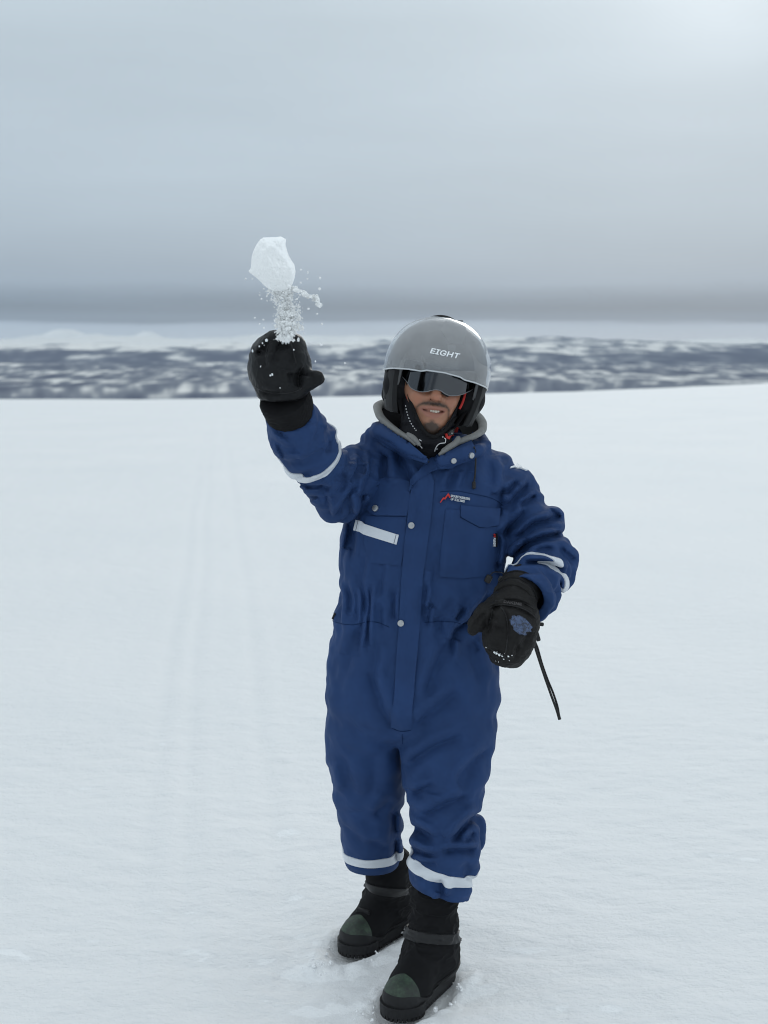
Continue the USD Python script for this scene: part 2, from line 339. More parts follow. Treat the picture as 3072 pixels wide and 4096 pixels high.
class Folds:
    gain = 1.35
    """Creases drawn along lines traced over the suit, in metres; sampled where the cloth lies."""
    def __init__(s): s.A = np.zeros((1106, 830), np.float32)
    def line(s, pts, w=7.0, depth=0.007, ridge=0.55, ends=0.25):
        p = np.asarray(pts, float) / 2; w = w / 2
        t = np.concatenate([[0], np.cumsum(np.linalg.norm(np.diff(p, axis=0), axis=1))])
        m = max(int(t[-1] * 2), 8); tt = np.linspace(0, t[-1], m)
        q = np.stack([PchipInterpolator(t, p[:, i])(tt) for i in (0, 1)], 1)
        lo = np.maximum(np.floor(q.min(0) - 5 * w).astype(int), 0); hi = np.minimum(np.ceil(q.max(0) + 5 * w).astype(int), [829, 1105])
        gx_, gy_ = np.meshgrid(np.arange(lo[0], hi[0] + 1), np.arange(lo[1], hi[1] + 1))
        pix = np.stack([gx_.ravel(), gy_.ravel()], 1); d, i = cKDTree(q).query(pix)
        T = np.gradient(q, axis=0); nn = np.stack([T[:, 1], -T[:, 0]], 1); nn *= np.where(nn[:, 1:] > .2 * np.abs(nn[:, :1]), -1, 1) / np.maximum(np.linalg.norm(nn, axis=1, keepdims=True), 1e-6)
        sd = ((pix - q[i]) * nn[i]).sum(1); sd = np.where(d > 1e-6, np.sign(sd) * d, 0)   # above the crease: the cloth that hangs over it
        fr = i / (m - 1); tap = smoothstep(0, ends, fr) * smoothstep(0, ends, 1 - fr) if ends > 0 else 1.0
        g = s.gain * (-np.exp(-(d / (.80 * w)) ** 1.6) - .35 * np.exp(-((sd + 1.3 * w) / (1.5 * w)) ** 2) * (sd < .5 * w) + 1.25 * ridge * np.exp(-((sd - 1.9 * w) / (1.2 * w)) ** 2))
        s.A[lo[1]:hi[1] + 1, lo[0]:hi[0] + 1] += (depth * g * tap).reshape(gx_.shape).astype(np.float32)
    def at(s, p):
        u, v, _ = project(p)
        return ndimage.map_coordinates(s.A, [np.ravel(v) / 2, np.ravel(u) / 2], order=1, mode='constant').reshape(u.shape)

def apply_folds(F, folds, cy, soft=0.05, noise=0.004, nscale=(14, 14, 6), seed=3):
    """Displaces the field of one limb; cy(Z) is its middle, the creases fade out behind it."""
    ix = np.argwhere(np.abs(F.F) < 0.045)
    p = F.lo + F.h * ix
    gate = 1 - smoothstep(0.0, soft, p[:, 1] - cy(p))
    d = folds.at(p) * gate
    n = np.abs(meshkit.noise(p * np.array(nscale), seed) * 2 - 1); n2 = np.abs(meshkit.noise(p * np.array(nscale) * 2.1 + 5, seed + 1) * 2 - 1)
    F.F[tuple(ix.T)] -= (d + noise * (0.5 - np.sqrt(n)) + 0.5 * noise * (0.5 - np.sqrt(n2))).astype(np.float32)

class Stencil:
    """Signed distance in overview pixels to an outline, for shaping fields from the front."""
    def __init__(s, poly):
        from PIL import Image, ImageDraw
        im = Image.new('1', (1659, 2212)); ImageDraw.Draw(im).polygon([tuple(map(float, q)) for q in poly], fill=1)
        m = np.asarray(im); s.lo = np.array([min(q[0] for q in poly) - 60, min(q[1] for q in poly) - 60]).astype(int); hi = np.array([max(q[0] for q in poly) + 60, max(q[1] for q in poly) + 60]).astype(int)
        m = m[s.lo[1]:hi[1], s.lo[0]:hi[0]]
        s.D = ndimage.gaussian_filter((ndimage.distance_transform_edt(~m) - ndimage.distance_transform_edt(m)).astype(np.float32), 1.0)
    def __call__(s, u, v): return ndimage.map_coordinates(s.D, [np.ravel(v) - s.lo[1], np.ravel(u) - s.lo[0]], order=1, mode='nearest').reshape(np.shape(u))

def march(F, near, far, step=0.004):
    """Point on the field met by the ray of each (u, v)."""
    def fn(u, v):
        d = ray(u, v); d = d / d[..., 1:2]; Y = np.full(d.shape[:-1], near); done = np.zeros(Y.shape, bool); prev = np.full(Y.shape, 1.0)
        hit = np.full(Y.shape, far, float); o = np.array([0, 0, CAM_H])
        for _ in range(int((far - near) / step)):
            f = F.sample(o + d * Y[..., None]); x = (f < 0) & ~done
            hit = np.where(x, Y - step * (-f) / np.maximum(prev - f, 1e-6), hit); done |= x; prev = f; Y = Y + step
        p = o + d * hit[..., None]
        return p, F.grad(p)
    return fn

def plane_mesh(poly, edge):
    """Fine triangles over a flat outline."""
    g = poly if hasattr(poly, 'exterior') else sg.Polygon(poly)
    g = sg.Polygon(g.exterior, g.interiors).segmentize(edge)
    x0, y0, x1, y1 = g.bounds; inner = g.buffer(-edge * 0.55)
    xs, ys = np.meshgrid(np.arange(x0, x1, edge), np.arange(y0, y1, edge)); xs[::2] += edge / 2
    import shapely
    ok = shapely.contains_xy(inner, xs.ravel(), ys.ravel()) if not inner.is_empty else np.zeros(xs.size, bool)
    rings = [np.array(r.coords)[:-1] for r in (g.exterior, *g.interiors)]
    pts = np.vstack(rings + [np.stack([xs.ravel()[ok], ys.ravel()[ok]], 1)])
    from scipy.spatial import Delaunay
    tri = Delaunay(pts).simplices; c = pts[tri].mean(1)
    keep = shapely.contains_xy(g.buffer(1e-4 * edge), c[:, 0], c[:, 1])
    tri = tri[keep]; a = pts[tri]
    area = (a[:, 1, 0] - a[:, 0, 0]) * (a[:, 2, 1] - a[:, 0, 1]) - (a[:, 1, 1] - a[:, 0, 1]) * (a[:, 2, 0] - a[:, 0, 0])
    return pts, tri[np.abs(area) > 1e-9 * edge ** 2], area[np.abs(area) > 1e-9 * edge ** 2]

def patch(poly, onto, lift=0.003, thick=0.003, edge=3.0, back=True, smooth_depth=0, puff=0.0):
    """A piece of cloth, print or metal laid on a surface: outline in overview pixels, real thickness."""
    pts, tri, area = plane_mesh(poly, edge)
    tri = np.where((area > 0)[:, None], tri[:, ::-1], tri)          # (u right, v down): seen from the camera
    p, n = onto(pts[:, 0], pts[:, 1])
    if puff:
        b = np.array((poly if hasattr(poly, 'exterior') else sg.Polygon(poly)).exterior.segmentize(edge).coords)
        dd, _ = cKDTree(b).query(pts); lift = lift + puff * (1 - np.exp(-(dd / (4 * edge)) ** 1.5))
        lift = np.asarray(lift)[:, None]
    top, bot = p + n * lift, p + n * (lift - thick)
    # orientation: outward along n
    a = top[tri]; nn = np.cross(a[:, 1] - a[:, 0], a[:, 2] - a[:, 0]); flip = (nn * n[tri].mean(1)).sum(1).sum() < 0
    if flip: tri = tri[:, ::-1]
    N = len(pts); e = np.vstack([tri[:, [0, 1]], tri[:, [1, 2]], tri[:, [2, 0]]]); key = {}
    es = np.sort(e, 1); _, first, cnt = np.unique(es, axis=0, return_index=True, return_counts=True); bd = e[first[cnt == 1]]
    W = 2 * N; walls_v = np.vstack([top[bd[:, 0]], top[bd[:, 1]], bot[bd[:, 0]], bot[bd[:, 1]]]); m = len(bd); i = np.arange(m) + W
    walls = np.vstack([np.stack([i, i + 2 * m, i + m], 1), np.stack([i + m, i + 2 * m, i + 3 * m], 1)])
    return np.vstack([top, bot, walls_v]), np.vstack([tri, tri[:, ::-1] + N, walls])

def tube(pts, rad, seg=10, closed=False, flat=1.0, resample=None):
    pts = np.asarray(pts, float); rad = np.broadcast_to(np.asarray(rad, float), len(pts)).copy()
    if resample:
        t = np.concatenate([[0], np.cumsum(np.linalg.norm(np.diff(pts, axis=0), axis=1))]); tt = np.linspace(0, t[-1], resample)
        pts = np.stack([PchipInterpolator(t, pts[:, i])(tt) for i in range(3)], 1); rad = PchipInterpolator(t, rad)(tt)
    T = np.gradient(pts, axis=0); T /= np.linalg.norm(T, axis=1, keepdims=True)
    n = np.cross(T[0], [0, 0, 1.0]); n = n if np.linalg.norm(n) > 1e-3 else np.cross(T[0], [1.0, 0, 0]); n /= np.linalg.norm(n)
    ring = []
    for i in range(len(pts)):
        n = n - T[i] * (n @ T[i]); n /= np.linalg.norm(n); b = np.cross(T[i], n)
        a = np.arange(seg) / seg * 2 * np.pi
        ring.append(pts[i] + rad[i] * (np.cos(a)[:, None] * n + flat * np.sin(a)[:, None] * b))
    v = np.vstack(ring); f = grid_faces(len(pts), seg, wrap=True)
    v = np.vstack([v, pts[:1], pts[-1:]]); k = len(v); a = np.arange(seg); b = (a + 1) % seg
    f = np.vstack([f, np.stack([np.full(seg, k - 2), b, a], 1), np.stack([np.full(seg, k - 1), (len(pts) - 1) * seg + a, (len(pts) - 1) * seg + b], 1)])
    m = trimesh.Trimesh(v, f, process=False)
    if m.volume < 0: m.invert()
    return np.array(m.vertices), np.array(m.faces)
def join(*ms):
    vs, fs, k = [], [], 0
    for v, f in ms: vs.append(v); fs.append(np.asarray(f) + k); k += len(v)
    return np.vstack(vs), np.vstack(fs)
def rounded_box(size, r, M, c):
    """Box with rounded edges, axes in the columns of M."""
    b = trimesh.creation.box(extents=np.maximum(np.array(size) - 2 * r, 1e-4)); s = trimesh.creation.icosphere(subdivisions=2, radius=r)
    pts = (np.array(b.vertices)[:, None, :] + np.array(s.vertices)[None]).reshape(-1, 3)
    h = trimesh.Trimesh(pts).convex_hull
    return np.array(h.vertices) @ np.asarray(M).T + np.asarray(c), np.array(h.faces)
def frame(y, up=(0, 0, 1)):
    y = np.asarray(y, float) / np.linalg.norm(y); x = np.cross(y, up); x /= np.linalg.norm(x); return np.stack([x, y, np.cross(x, y)], 1)

def drape(F, slack, hold, steps=260, seed=4):
    """Lets the cloth buckle: a coarse net over the field is given more length than it has room for and relaxed
    (Jacobi position-based springs with bending and gravity). Returns its points and how far each has moved."""
    C = Field(F.lo, F.lo + 1.0, F.h * 2); C.F = F.F[::2, ::2, ::2]; C.n = np.array(C.F.shape)
    v0, f = C.mesh(); q = len(f) // 2; quad = np.stack([f[:q, 0], f[:q, 1], f[:q, 2], f[q:, 2]], 1)
    v0 = relax(v0, f, 3); nrm = np.array(trimesh.Trimesh(v0, f, process=False).vertex_normals); N = len(v0)
    e = np.vstack([quad[:, [0, 1]], quad[:, [1, 2]], quad[:, [2, 3]], quad[:, [3, 0]], quad[:, [0, 2]], quad[:, [1, 3]]]); e = np.unique(np.sort(e, 1), axis=0); a, b = e.T
    d = v0[b] - v0[a]; L = np.linalg.norm(d, axis=1); rest = L * slack((v0[a] + v0[b]) / 2, d / L[:, None])
    from scipy import sparse
    W = sparse.csr_matrix((np.ones(2 * len(e)), (np.concatenate([a, b]), np.concatenate([b, a]))), (N, N)); val = np.asarray(W.sum(1)).ravel(); Lp = sparse.diags(1 / val) @ W - sparse.identity(N)
    S = sparse.csr_matrix((np.concatenate([np.ones(len(e)), -np.ones(len(e))]), (np.concatenate([a, b]), np.tile(np.arange(len(e)), 2))), (N, len(e)))
    keep = hold(v0); room = .012 * (1 - keep) + .0005; inn = .011 * (1 - keep) + .0005
    v = v0 + nrm * ((meshkit.fbm(v0 * 24, 3, seed) - .5) * .010 * (1 - keep))[:, None]
    for i in range(steps):
        v[:, 2] -= .00003
        d = v[b] - v[a]; l = np.linalg.norm(d, axis=1)
        v = v + (S @ (d * (.5 * (l - rest) / np.maximum(l, 1e-6))[:, None])) * (1.5 / val)[:, None]
        k = Lp @ v; v = v - .07 * (Lp @ k)
        m = v - v0; h = (m * nrm).sum(1); t = m - h[:, None] * nrm; tl = np.linalg.norm(t, axis=1)
        v = v0 + nrm * np.clip(h, -inn, room)[:, None] + t * np.minimum(1, .0055 / np.maximum(tl, 1e-6))[:, None]
    return v0, v - v0, nrm
def carried(tree, move, p, k=4):
    """Moves points along with the draped net."""
    d, i = tree.query(p, k=k); w = 1 / (d + .002) ** 2; w /= w.sum(1, keepdims=True)
    return p + (move[i] * w[..., None]).sum(1)
# ---------------------------------------------------------------- the person: coverall
person = thing('person', 'person in navy snow coverall and grey helmet throwing snow with a raised mitten', 'person', tuple(P(870, 2100, 3.68) * [1, 1, 0]))
def cloth(name, color, scale=900, strength=0.25, rough=0.75, sheen=0.06, vary=0.12, spec=0.12):
    lo = tuple(c * (1 - vary) for c in color); hi = tuple(min(c * (1 + vary), 1) for c in color)
    return usdkit.material(stage, '/World/Looks/' + name, {
        'g': ('geometry', {}), 'n': ('noise_texture', {'scale': scale, 'detail': 2.0}), 'b': ('bump', {'strength': strength, 'distance': 0.0012}),
        'n2': ('noise_texture', {'scale': 9.0, 'detail': 5.0, 'roughness': 0.65}), 'r': ('rgb_ramp', {'ramp': [(0.3, lo), (0.7, hi)]}),
        'n3': ('noise_texture', {'scale': 55.0, 'detail': 4.0}), 'b3': ('bump', {'strength': 0.22, 'distance': 0.004}),
        'p': ('principled_bsdf', {'roughness': rough, 'specular_ior_level': spec, 'sheen_weight': sheen, 'sheen_roughness': 0.5, 'sheen_tint': tuple(min(1, c * 2 + .03) for c in color)})},
        [('g.position', 'n.vector'), ('g.position', 'n2.vector'), ('g.position', 'n3.vector'), ('n3.fac', 'b3.height'), ('b3.normal', 'b.normal'), ('n.fac', 'b.height'), ('b.normal', 'p.normal'), ('n2.fac', 'r.fac'), ('r.color', 'p.base_color')], surface='p.BSDF')
navy = cloth('navy_cloth', NAVY, sheen=.12, spec=.2)
white_band = principled('reflective_white', (0.60, 0.63, 0.67), 0.4, 0.45, bump=(240, 0.5, 0.0015))
black_knit = cloth('black_knit', (0.010, 0.010, 0.011), 500, 0.6, 0.85, 0.05)
black_cloth = cloth('black_cloth', (0.011, 0.011, 0.0125), 700, 0.4, 0.65, 0.05)
glove_black = cloth('glove_black', (0.013, 0.0125, 0.0125), 600, 0.45, 0.6, 0.06, 0.25)
leather = cloth('black_leather', (0.012, 0.0125, 0.0135), 300, 0.3, 0.42, 0.03, 0.3)
rubber = principled('black_rubber', (0.015, 0.015, 0.016), 0.6, 0.2, bump=(120, 0.25, 0.002))
metal = principled('snap_metal', (0.42, 0.43, 0.44), 0.38, 0.5, metallic=0.85)
plastic = principled('black_plastic', (0.014, 0.014, 0.015), 0.4, 0.3)
red = principled('red_cloth', (0.50, 0.035, 0.03), 0.6, 0.3)
white_print = principled('white_print', (0.74, 0.77, 0.80), 0.5, 0.3)
snow_lump = principled('packed_snow', (0.86, 0.89, 0.91), 0.7, 0.2, bump=(220, 0.6, 0.004))

HS = 0.0037
T_rows = [(932, 862, 1010, 3.70, 0.085, 2.2), (955, 815, 1060, 3.70, 0.105, 2.2), (985, 785, 1092, 3.70, 0.122, 2.3), (1030, 774, 1108, 3.70, 0.142, 2.4), (1080, 760, 1104, 3.70, 0.152, 2.4),
          (1130, 735, 1104, 3.70, 0.155, 2.5), (1200, 722, 1102, 3.70, 0.155, 2.5), (1260, 727, 1096, 3.70, 0.152, 2.5), (1300, 722, 1080, 3.70, 0.148, 2.5), (1340, 713, 1067, 3.70, 0.148, 2.5),
          (1400, 703, 1076, 3.70, 0.152, 2.5), (1450, 698, 1086, 3.70, 0.155, 2.5), (1500, 695, 1087, 3.70, 0.155, 2.5), (1530, 712, 1070, 3.70, 0.146, 2.4), (1565, 745, 1030, 3.70, 0.115, 2.2), (1592, 800, 945, 3.70, 0.07, 2.0)]
L_rows = [(1480, 722, 884, 3.71, 0.115, 2.2), (1530, 702, 880, 3.715, 0.12, 2.2), (1565, 697, 876, 3.72, 0.125, 2.2), (1600, 697, 876, 3.735, 0.122, 2.2), (1650, 698, 878, 3.755, 0.118, 2.2), (1700, 708, 880, 3.78, 0.112, 2.2), (1750, 722, 873, 3.81, 0.106, 2.2),
          (1800, 730, 872, 3.84, 0.104, 2.2), (1835, 736, 870, 3.865, 0.10, 2.2), (1880, 742, 867, 3.89, 0.098, 2.2), (1940, 748, 864, 3.92, 0.096, 2.2)]
R_rows = [(1480, 858, 1062, 3.69, 0.12, 2.2), (1530, 856, 1079, 3.68, 0.125, 2.2), (1565, 854, 1080, 3.675, 0.13, 2.2), (1600, 856, 1077, 3.665, 0.128, 2.2), (1650, 860, 1068, 3.655, 0.122, 2.2), (1700, 867, 1053, 3.645, 0.115, 2.2), (1740, 876, 1046, 3.64, 0.108, 2.2),
          (1790, 883, 1044, 3.645, 0.102, 2.2), (1830, 877, 1043, 3.65, 0.10, 2.2), (1860, 875, 1037, 3.655, 0.098, 2.2), (1900, 880, 1027, 3.66, 0.095, 2.2), (1950, 884, 1018, 3.665, 0.092, 2.2), (2000, 888, 1010, 3.67, 0.09, 2.2)]
def part_field(lo_uv, hi_uv, Ylo, Yhi):
    c = np.array([P(u, v, Y) for u in (lo_uv[0], hi_uv[0]) for v in (lo_uv[1], hi_uv[1]) for Y in (Ylo, Yhi)])
    lo, hi = c.min(0), c.max(0); lo[1], hi[1] = Ylo, Yhi
    lo = np.floor(lo / HS) * HS                                      # shared lattice, so that limbs can be joined cell by cell
    return Field(lo, hi, HS)
def cy_of(f): return lambda p: f(np.clip(p[:, 2], f.x[0], f.x[-1]))

body_f = part_field((680, 900), (1130, 1640), 3.48, 3.93)
fn, z0, z1, cyT = loft_d(T_rows); body_f.union(fn)
ft = Folds(); L = ft.line
# chest, left of the picture
L([(776, 945), (785, 972), (787, 999), (783, 1036)], 5, .011); L([(793, 942), (799, 974), (802, 989)], 5, .010); L([(808, 965), (804, 993), (796, 1025), (785, 1066), (780, 1099)], 5.5, .011)
L([(828, 958), (832, 999), (828, 1036), (822, 1050)], 8, .012); L([(850, 962), (874, 1005), (886, 1039), (888, 1066)], 9, .016); L([(763, 1110), (752, 1150), (742, 1200), (738, 1260)], 5, .008)
L([(775, 1095), (765, 1150), (757, 1210)], 5, .006); L([(742, 1115), (733, 1170), (729, 1240)], 5, .007); L([(790, 1185), (783, 1240), (780, 1290)], 6, .005); L([(830, 1180), (824, 1240), (822, 1290)], 7, .004)
L([(812, 945), (845, 968), (895, 994)], 6, .009); L([(745, 1060), (757, 1085), (760, 1110)], 6, .010)
# chest, right of the picture
L([(980, 1005), (972, 1030), (962, 1055)], 7, .009); L([(1010, 1000), (1004, 1030), (990, 1060)], 6, .006); L([(1090, 1040), (1082, 1075), (1078, 1120)], 7, .010); L([(1055, 985), (1062, 1020), (1058, 1050)], 8, .006)
L([(1078, 1140), (1076, 1190), (1072, 1240)], 6, .008); L([(905, 1060), (899, 1120), (896, 1160)], 7, .005); L([(948, 1160), (944, 1220), (930, 1270)], 9, .005); L([(1010, 1150), (1012, 1200), (1005, 1240)], 9, .004)
# gathered waist
for pts, w, d in (([(783, 1256), (786, 1300), (781, 1340), (770, 1408)], 4.5, .010), ([(801, 1245), (797, 1325), (794, 1408)], 4.5, .010), ([(748, 1250), (757, 1290), (752, 1330)], 4.5, .006), ([(765, 1260), (771, 1300), (766, 1350)], 4.5, .007),
                  ([(733, 1260), (738, 1300), (733, 1345)], 4, .006), ([(852, 1265), (851, 1312), (853, 1340)], 4.5, .007), ([(824, 1300), (822, 1330), (826, 1360)], 5, .004), ([(932, 1290), (926, 1320), (921, 1348)], 4.5, .010), ([(920, 1250), (916, 1300), (912, 1340)], 5, .007),
                  ([(1003, 1305), (992, 1325), (984, 1338)], 5, .011), ([(1036, 1300), (1010, 1335), (984, 1358), (977, 1385), (974, 1420)], 5.5, .014), ([(1062, 1270), (1030, 1310), (1007, 1335)], 5.5, .011), ([(957, 1320), (952, 1345), (955, 1370)], 5, .005),
                  ([(775, 1340), (758, 1400), (748, 1460)], 9, .004), ([(815, 1370), (808, 1440), (806, 1500)], 10, .005), ([(1021, 1380), (1034, 1403)], 6, .006), ([(968, 1375), (950, 1420), (930, 1470), (918, 1510)], 12, .008), ([(1005, 1370), (1030, 1430), (1040, 1480)], 12, .005)):
    L(pts, w, d)
# the hip crease running into the crotch
L([(790, 1430), (805, 1469), (822, 1519), (841, 1555), (864, 1600)], 11, .011); L([(885, 1575), (924, 1541), (965, 1508), (1000, 1480)], 12, .010); L([(874, 1640), (910, 1620), (960, 1590)], 10, .008)


left_f = part_field((680, 1450), (900, 1960), 3.57, 4.05); fn, zl0, _, cyL = loft_d(L_rows); left_f.union(fn)
fl = Folds(); L = fl.line
L([(790, 1430), (805, 1469), (822, 1519), (841, 1555), (864, 1600)], 11, .011); L([(845, 1715), (820, 1745), (805, 1760)], 12, .008); L([(855, 1745), (852, 1775), (858, 1800)], 5, .008); L([(842, 1828), (815, 1820), (795, 1805)], 10, .006)
L([(705, 1640), (712, 1675), (722, 1712)], 9, .008, 0.9); L([(745, 1620), (752, 1680), (770, 1730)], 14, .005); L([(812, 1610), (806, 1690), (800, 1740)], 16, .005); L([(850, 1800), (856, 1830), (852, 1862)], 4.5, .007); L([(740, 1770), (770, 1800), (790, 1830)], 10, .004)
apply_folds(left_f, fl, cy_of(cyL), noise=0.002)

right_f = part_field((845, 1450), (1100, 2020), 3.48, 3.86); fn, zr0, _, cyR = loft_d(R_rows); right_f.union(fn)
right_f.chain([P(1026, 1775, 3.70), P(1027, 1815, 3.70)], [.026, .024], k=.012)
fr = Folds(); L = fr.line
L([(885, 1575), (924, 1541), (965, 1508), (1000, 1480)], 12, .010); L([(872, 1660), (910, 1627), (952, 1602), (1010, 1585)], 12, .012); L([(979, 1699), (1007, 1657), (1062, 1605)], 10, .010); L([(885, 1710), (924, 1696), (940, 1680)], 8, .008)
L([(905, 1762), (930, 1750), (961, 1734), (1015, 1714)], 9, .010); L([(1040, 1745), (1024, 1760), (1000, 1783), (974, 1822)], 9, .019); L([(883, 1776), (909, 1789), (938, 1812)], 8, .015)
L([(874, 1818), (896, 1830), (922, 1841), (950, 1845)], 8, .015); L([(951, 1843), (987, 1830), (1035, 1832)], 7, .012); L([(890, 1850), (930, 1862), (950, 1858)], 7, .007); L([(951, 1890), (955, 1920), (946, 1945), (938, 1962)], 6, .011, 0.6, 0.1)
L([(1020, 1640), (1005, 1690), (985, 1730)], 12, .006); L([(930, 1640), (912, 1690), (905, 1730)], 14, .005); L([(1025, 1790), (1012, 1806), (1000, 1815)], 6, .008); L([(1000, 1850), (1010, 1880), (1005, 1900)], 10, .005)
apply_folds(right_f, fr, cy_of(cyR), noise=0.002)

# raised arm (left in the picture), its cuff towards the camera
RA = [P(800, 1008, 3.715), P(776, 1024, 3.66), P(732, 1044, 3.56), P(672, 968, 3.445), P(641, 922, 3.375), P(630, 895, 3.335)]
RAr = [.072, .078, .070, .070, .064, .059]
ra_f = part_field((560, 820), (880, 1160), 3.20, 3.86); ra_f.chain(RA, RAr, inner=.02); ra_f.chain([P(720, 1092, 3.58), P(738, 1085, 3.61)], [.034, .045], k=.025)
fa = ft; L = fa.line
L([(766, 1042), (749, 1072), (735, 1095), (722, 1110)], 6, .010); L([(775, 985), (768, 1015), (752, 1040)], 6, .008); L([(752, 955), (757, 985), (750, 1020)], 7, .005); L([(735, 1010), (745, 1030), (730, 1060)], 8, .006)
L([(688, 1036), (700, 1046), (712, 1052)], 6, .009); L([(703, 1050), (708, 1072), (714, 1104), (721, 1114)], 3.2, .006); L([(641, 1036), (655, 1026), (676, 1021)], 4, -.004); L([(633, 1038), (655, 1047), (675, 1054)], 3.5, -.004)
L([(655, 1058), (676, 1053), (697, 1050)], 3.5, -.004); L([(663, 1083), (680, 1075), (693, 1070)], 3.5, -.004); L([(593, 948), (603, 970), (614, 986)], 3.5, -.005); L([(585, 925), (605, 940), (630, 952)], 4, -.004); L([(612, 976), (632, 972), (655, 976)], 4, -.003)
L([(705, 972), (710, 960), (712, 945)], 6, .009); L([(690, 905), (684, 930), (672, 945)], 7, .005); L([(718, 930), (738, 950), (742, 975)], 7, .006); L([(640, 1058), (668, 1090), (695, 1108)], 8, .005); L([(632, 940), (640, 975), (655, 1000)], 3, .003)
L([(752, 930), (762, 948), (760, 965)], 6, .008)
# lowered arm (right in the picture), forearm coming forward
LA = [P(1058, 1025, 3.71), P(1096, 1072, 3.71), P(1148, 1150, 3.69), P(1174, 1212, 3.62), P(1150, 1262, 3.50), P(1137, 1290, 3.44)]
LAr = [.072, .076, .079, .079, .067, .061]
la_f = part_field((1010, 940), (1285, 1370), 3.28, 3.90); la_f.chain(LA, LAr, inner=.02); la_f.chain([P(1192, 1116, 3.70), P(1186, 1126, 3.69)], [.027, .03], k=.015); la_f.chain([P(1128, 1028, 3.71), P(1150, 1075, 3.71)], [.02, .024], k=.02)
fb = ft; L = fb.line
for pts, w, d in (([(1118, 1032), (1104, 1050), (1092, 1066)], 5.5, .010), ([(1147, 1034), (1125, 1057), (1104, 1077), (1080, 1100)], 6.5, .015), ([(1161, 1062), (1138, 1079), (1121, 1090)], 5.5, .011), ([(1138, 1089), (1121, 1115), (1097, 1140), (1086, 1160)], 7, .013),
                  ([(1212, 1110), (1183, 1118), (1156, 1125), (1130, 1146), (1104, 1168)], 6, .015), ([(1228, 1146), (1181, 1154), (1149, 1166), (1121, 1185), (1101, 1216)], 6.5, .016), ([(1137, 1152), (1130, 1172), (1118, 1186)], 5, .008), ([(1207, 1175), (1222, 1190), (1243, 1208)], 5.5, .006),
                  ([(1125, 1214), (1164, 1209), (1198, 1217), (1224, 1233)], 5.5, .011), ([(1100, 1190), (1092, 1220), (1090, 1240)], 7, .009), ([(1186, 1262), (1195, 1289), (1193, 1313)], 4.5, -.006), ([(1160, 1230), (1178, 1248), (1186, 1268)], 6, -.005), ([(1118, 1252), (1140, 1240), (1160, 1238)], 6, -.003),
                  ([(1205, 1240), (1210, 1270), (1200, 1300)], 6, .005), ([(1150, 1190), (1180, 1180), (1200, 1182)], 6, .007), ([(1180, 1098), (1196, 1103), (1212, 1118)], 5, .008), ([(1175, 1130), (1190, 1133), (1213, 1136)], 5, .007)):
    L(pts, w, d)
apply_folds(body_f, ft, cy_of(cyT), noise=0.002)
apply_folds(ra_f, fa, lambda p: 3.48 + 0 * p[:, 0], soft=.2, noise=0.002, nscale=(16, 16, 16))
apply_folds(la_f, fb, lambda p: 3.66 + 0 * p[:, 0], soft=.12, noise=0.002, nscale=(16, 16, 16))
bx_ = P(1118, 1284, 3.40) - P(1176, 1205, 3.62); bx_ /= np.linalg.norm(bx_); bcuff = P(1131, 1287, 3.435)
la_f.cut(lambda X, Y, Z: -((X - bcuff[0]) * bx_[0] + (Y - bcuff[1]) * bx_[1] + (Z - bcuff[2]) * bx_[2]).astype(np.float32))
la_f.cut(lambda X, Y, Z: chain_d(X, Y, Z, np.array([bcuff + bx_ * .08, bcuff - bx_ * .06]), [.052, .05]))

ax = RA[-1] - RA[-2]; ax /= np.linalg.norm(ax); cuff_c = P(628, 888, 3.325)
mouth = lambda X, Y, Z: ((X - cuff_c[0]) * ax[0] + (Y - cuff_c[1]) * ax[1] + (Z - cuff_c[2]) * ax[2]).astype(np.float32)
ra_f.cut(lambda X, Y, Z: -mouth(X, Y, Z)); ra_f.cut(lambda X, Y, Z: chain_d(X, Y, Z, np.array([RA[-1] + ax * .05, RA[-2]]), [.052, .05]))

# hems
hl, hln = P(808, 1864, 3.885), np.array([0.0, 0.0, -1.0]); hr, hrn = P(950, 1912, 3.66), np.array([-0.27, 0.0, -0.963])
left_f.cut(lambda X, Y, Z: -((X - hl[0]) * hln[0] + (Z - hl[2]) * hln[2]).astype(np.float32)); right_f.cut(lambda X, Y, Z: -((X - hr[0]) * hrn[0] + (Z - hr[2]) * hrn[2]).astype(np.float32))

suit = part_field((555, 815), (1290, 2020), 3.20, 4.06)
def merge(dst, src, k):
    o = np.round((src.lo - dst.lo) / HS).astype(int); a = np.maximum(o, 0); b = np.minimum(o + src.n, dst.n)
    D = tuple(slice(i, j) for i, j in zip(a, b)); S = tuple(slice(i - q, j - q) for i, j, q in zip(a, b, o))
    dst.F[D] = smin(dst.F[D], src.F[S], k)
merge(suit, left_f, 0); merge(suit, right_f, .006); merge(suit, body_f, .03); merge(suit, ra_f, .014); merge(suit, la_f, .008)
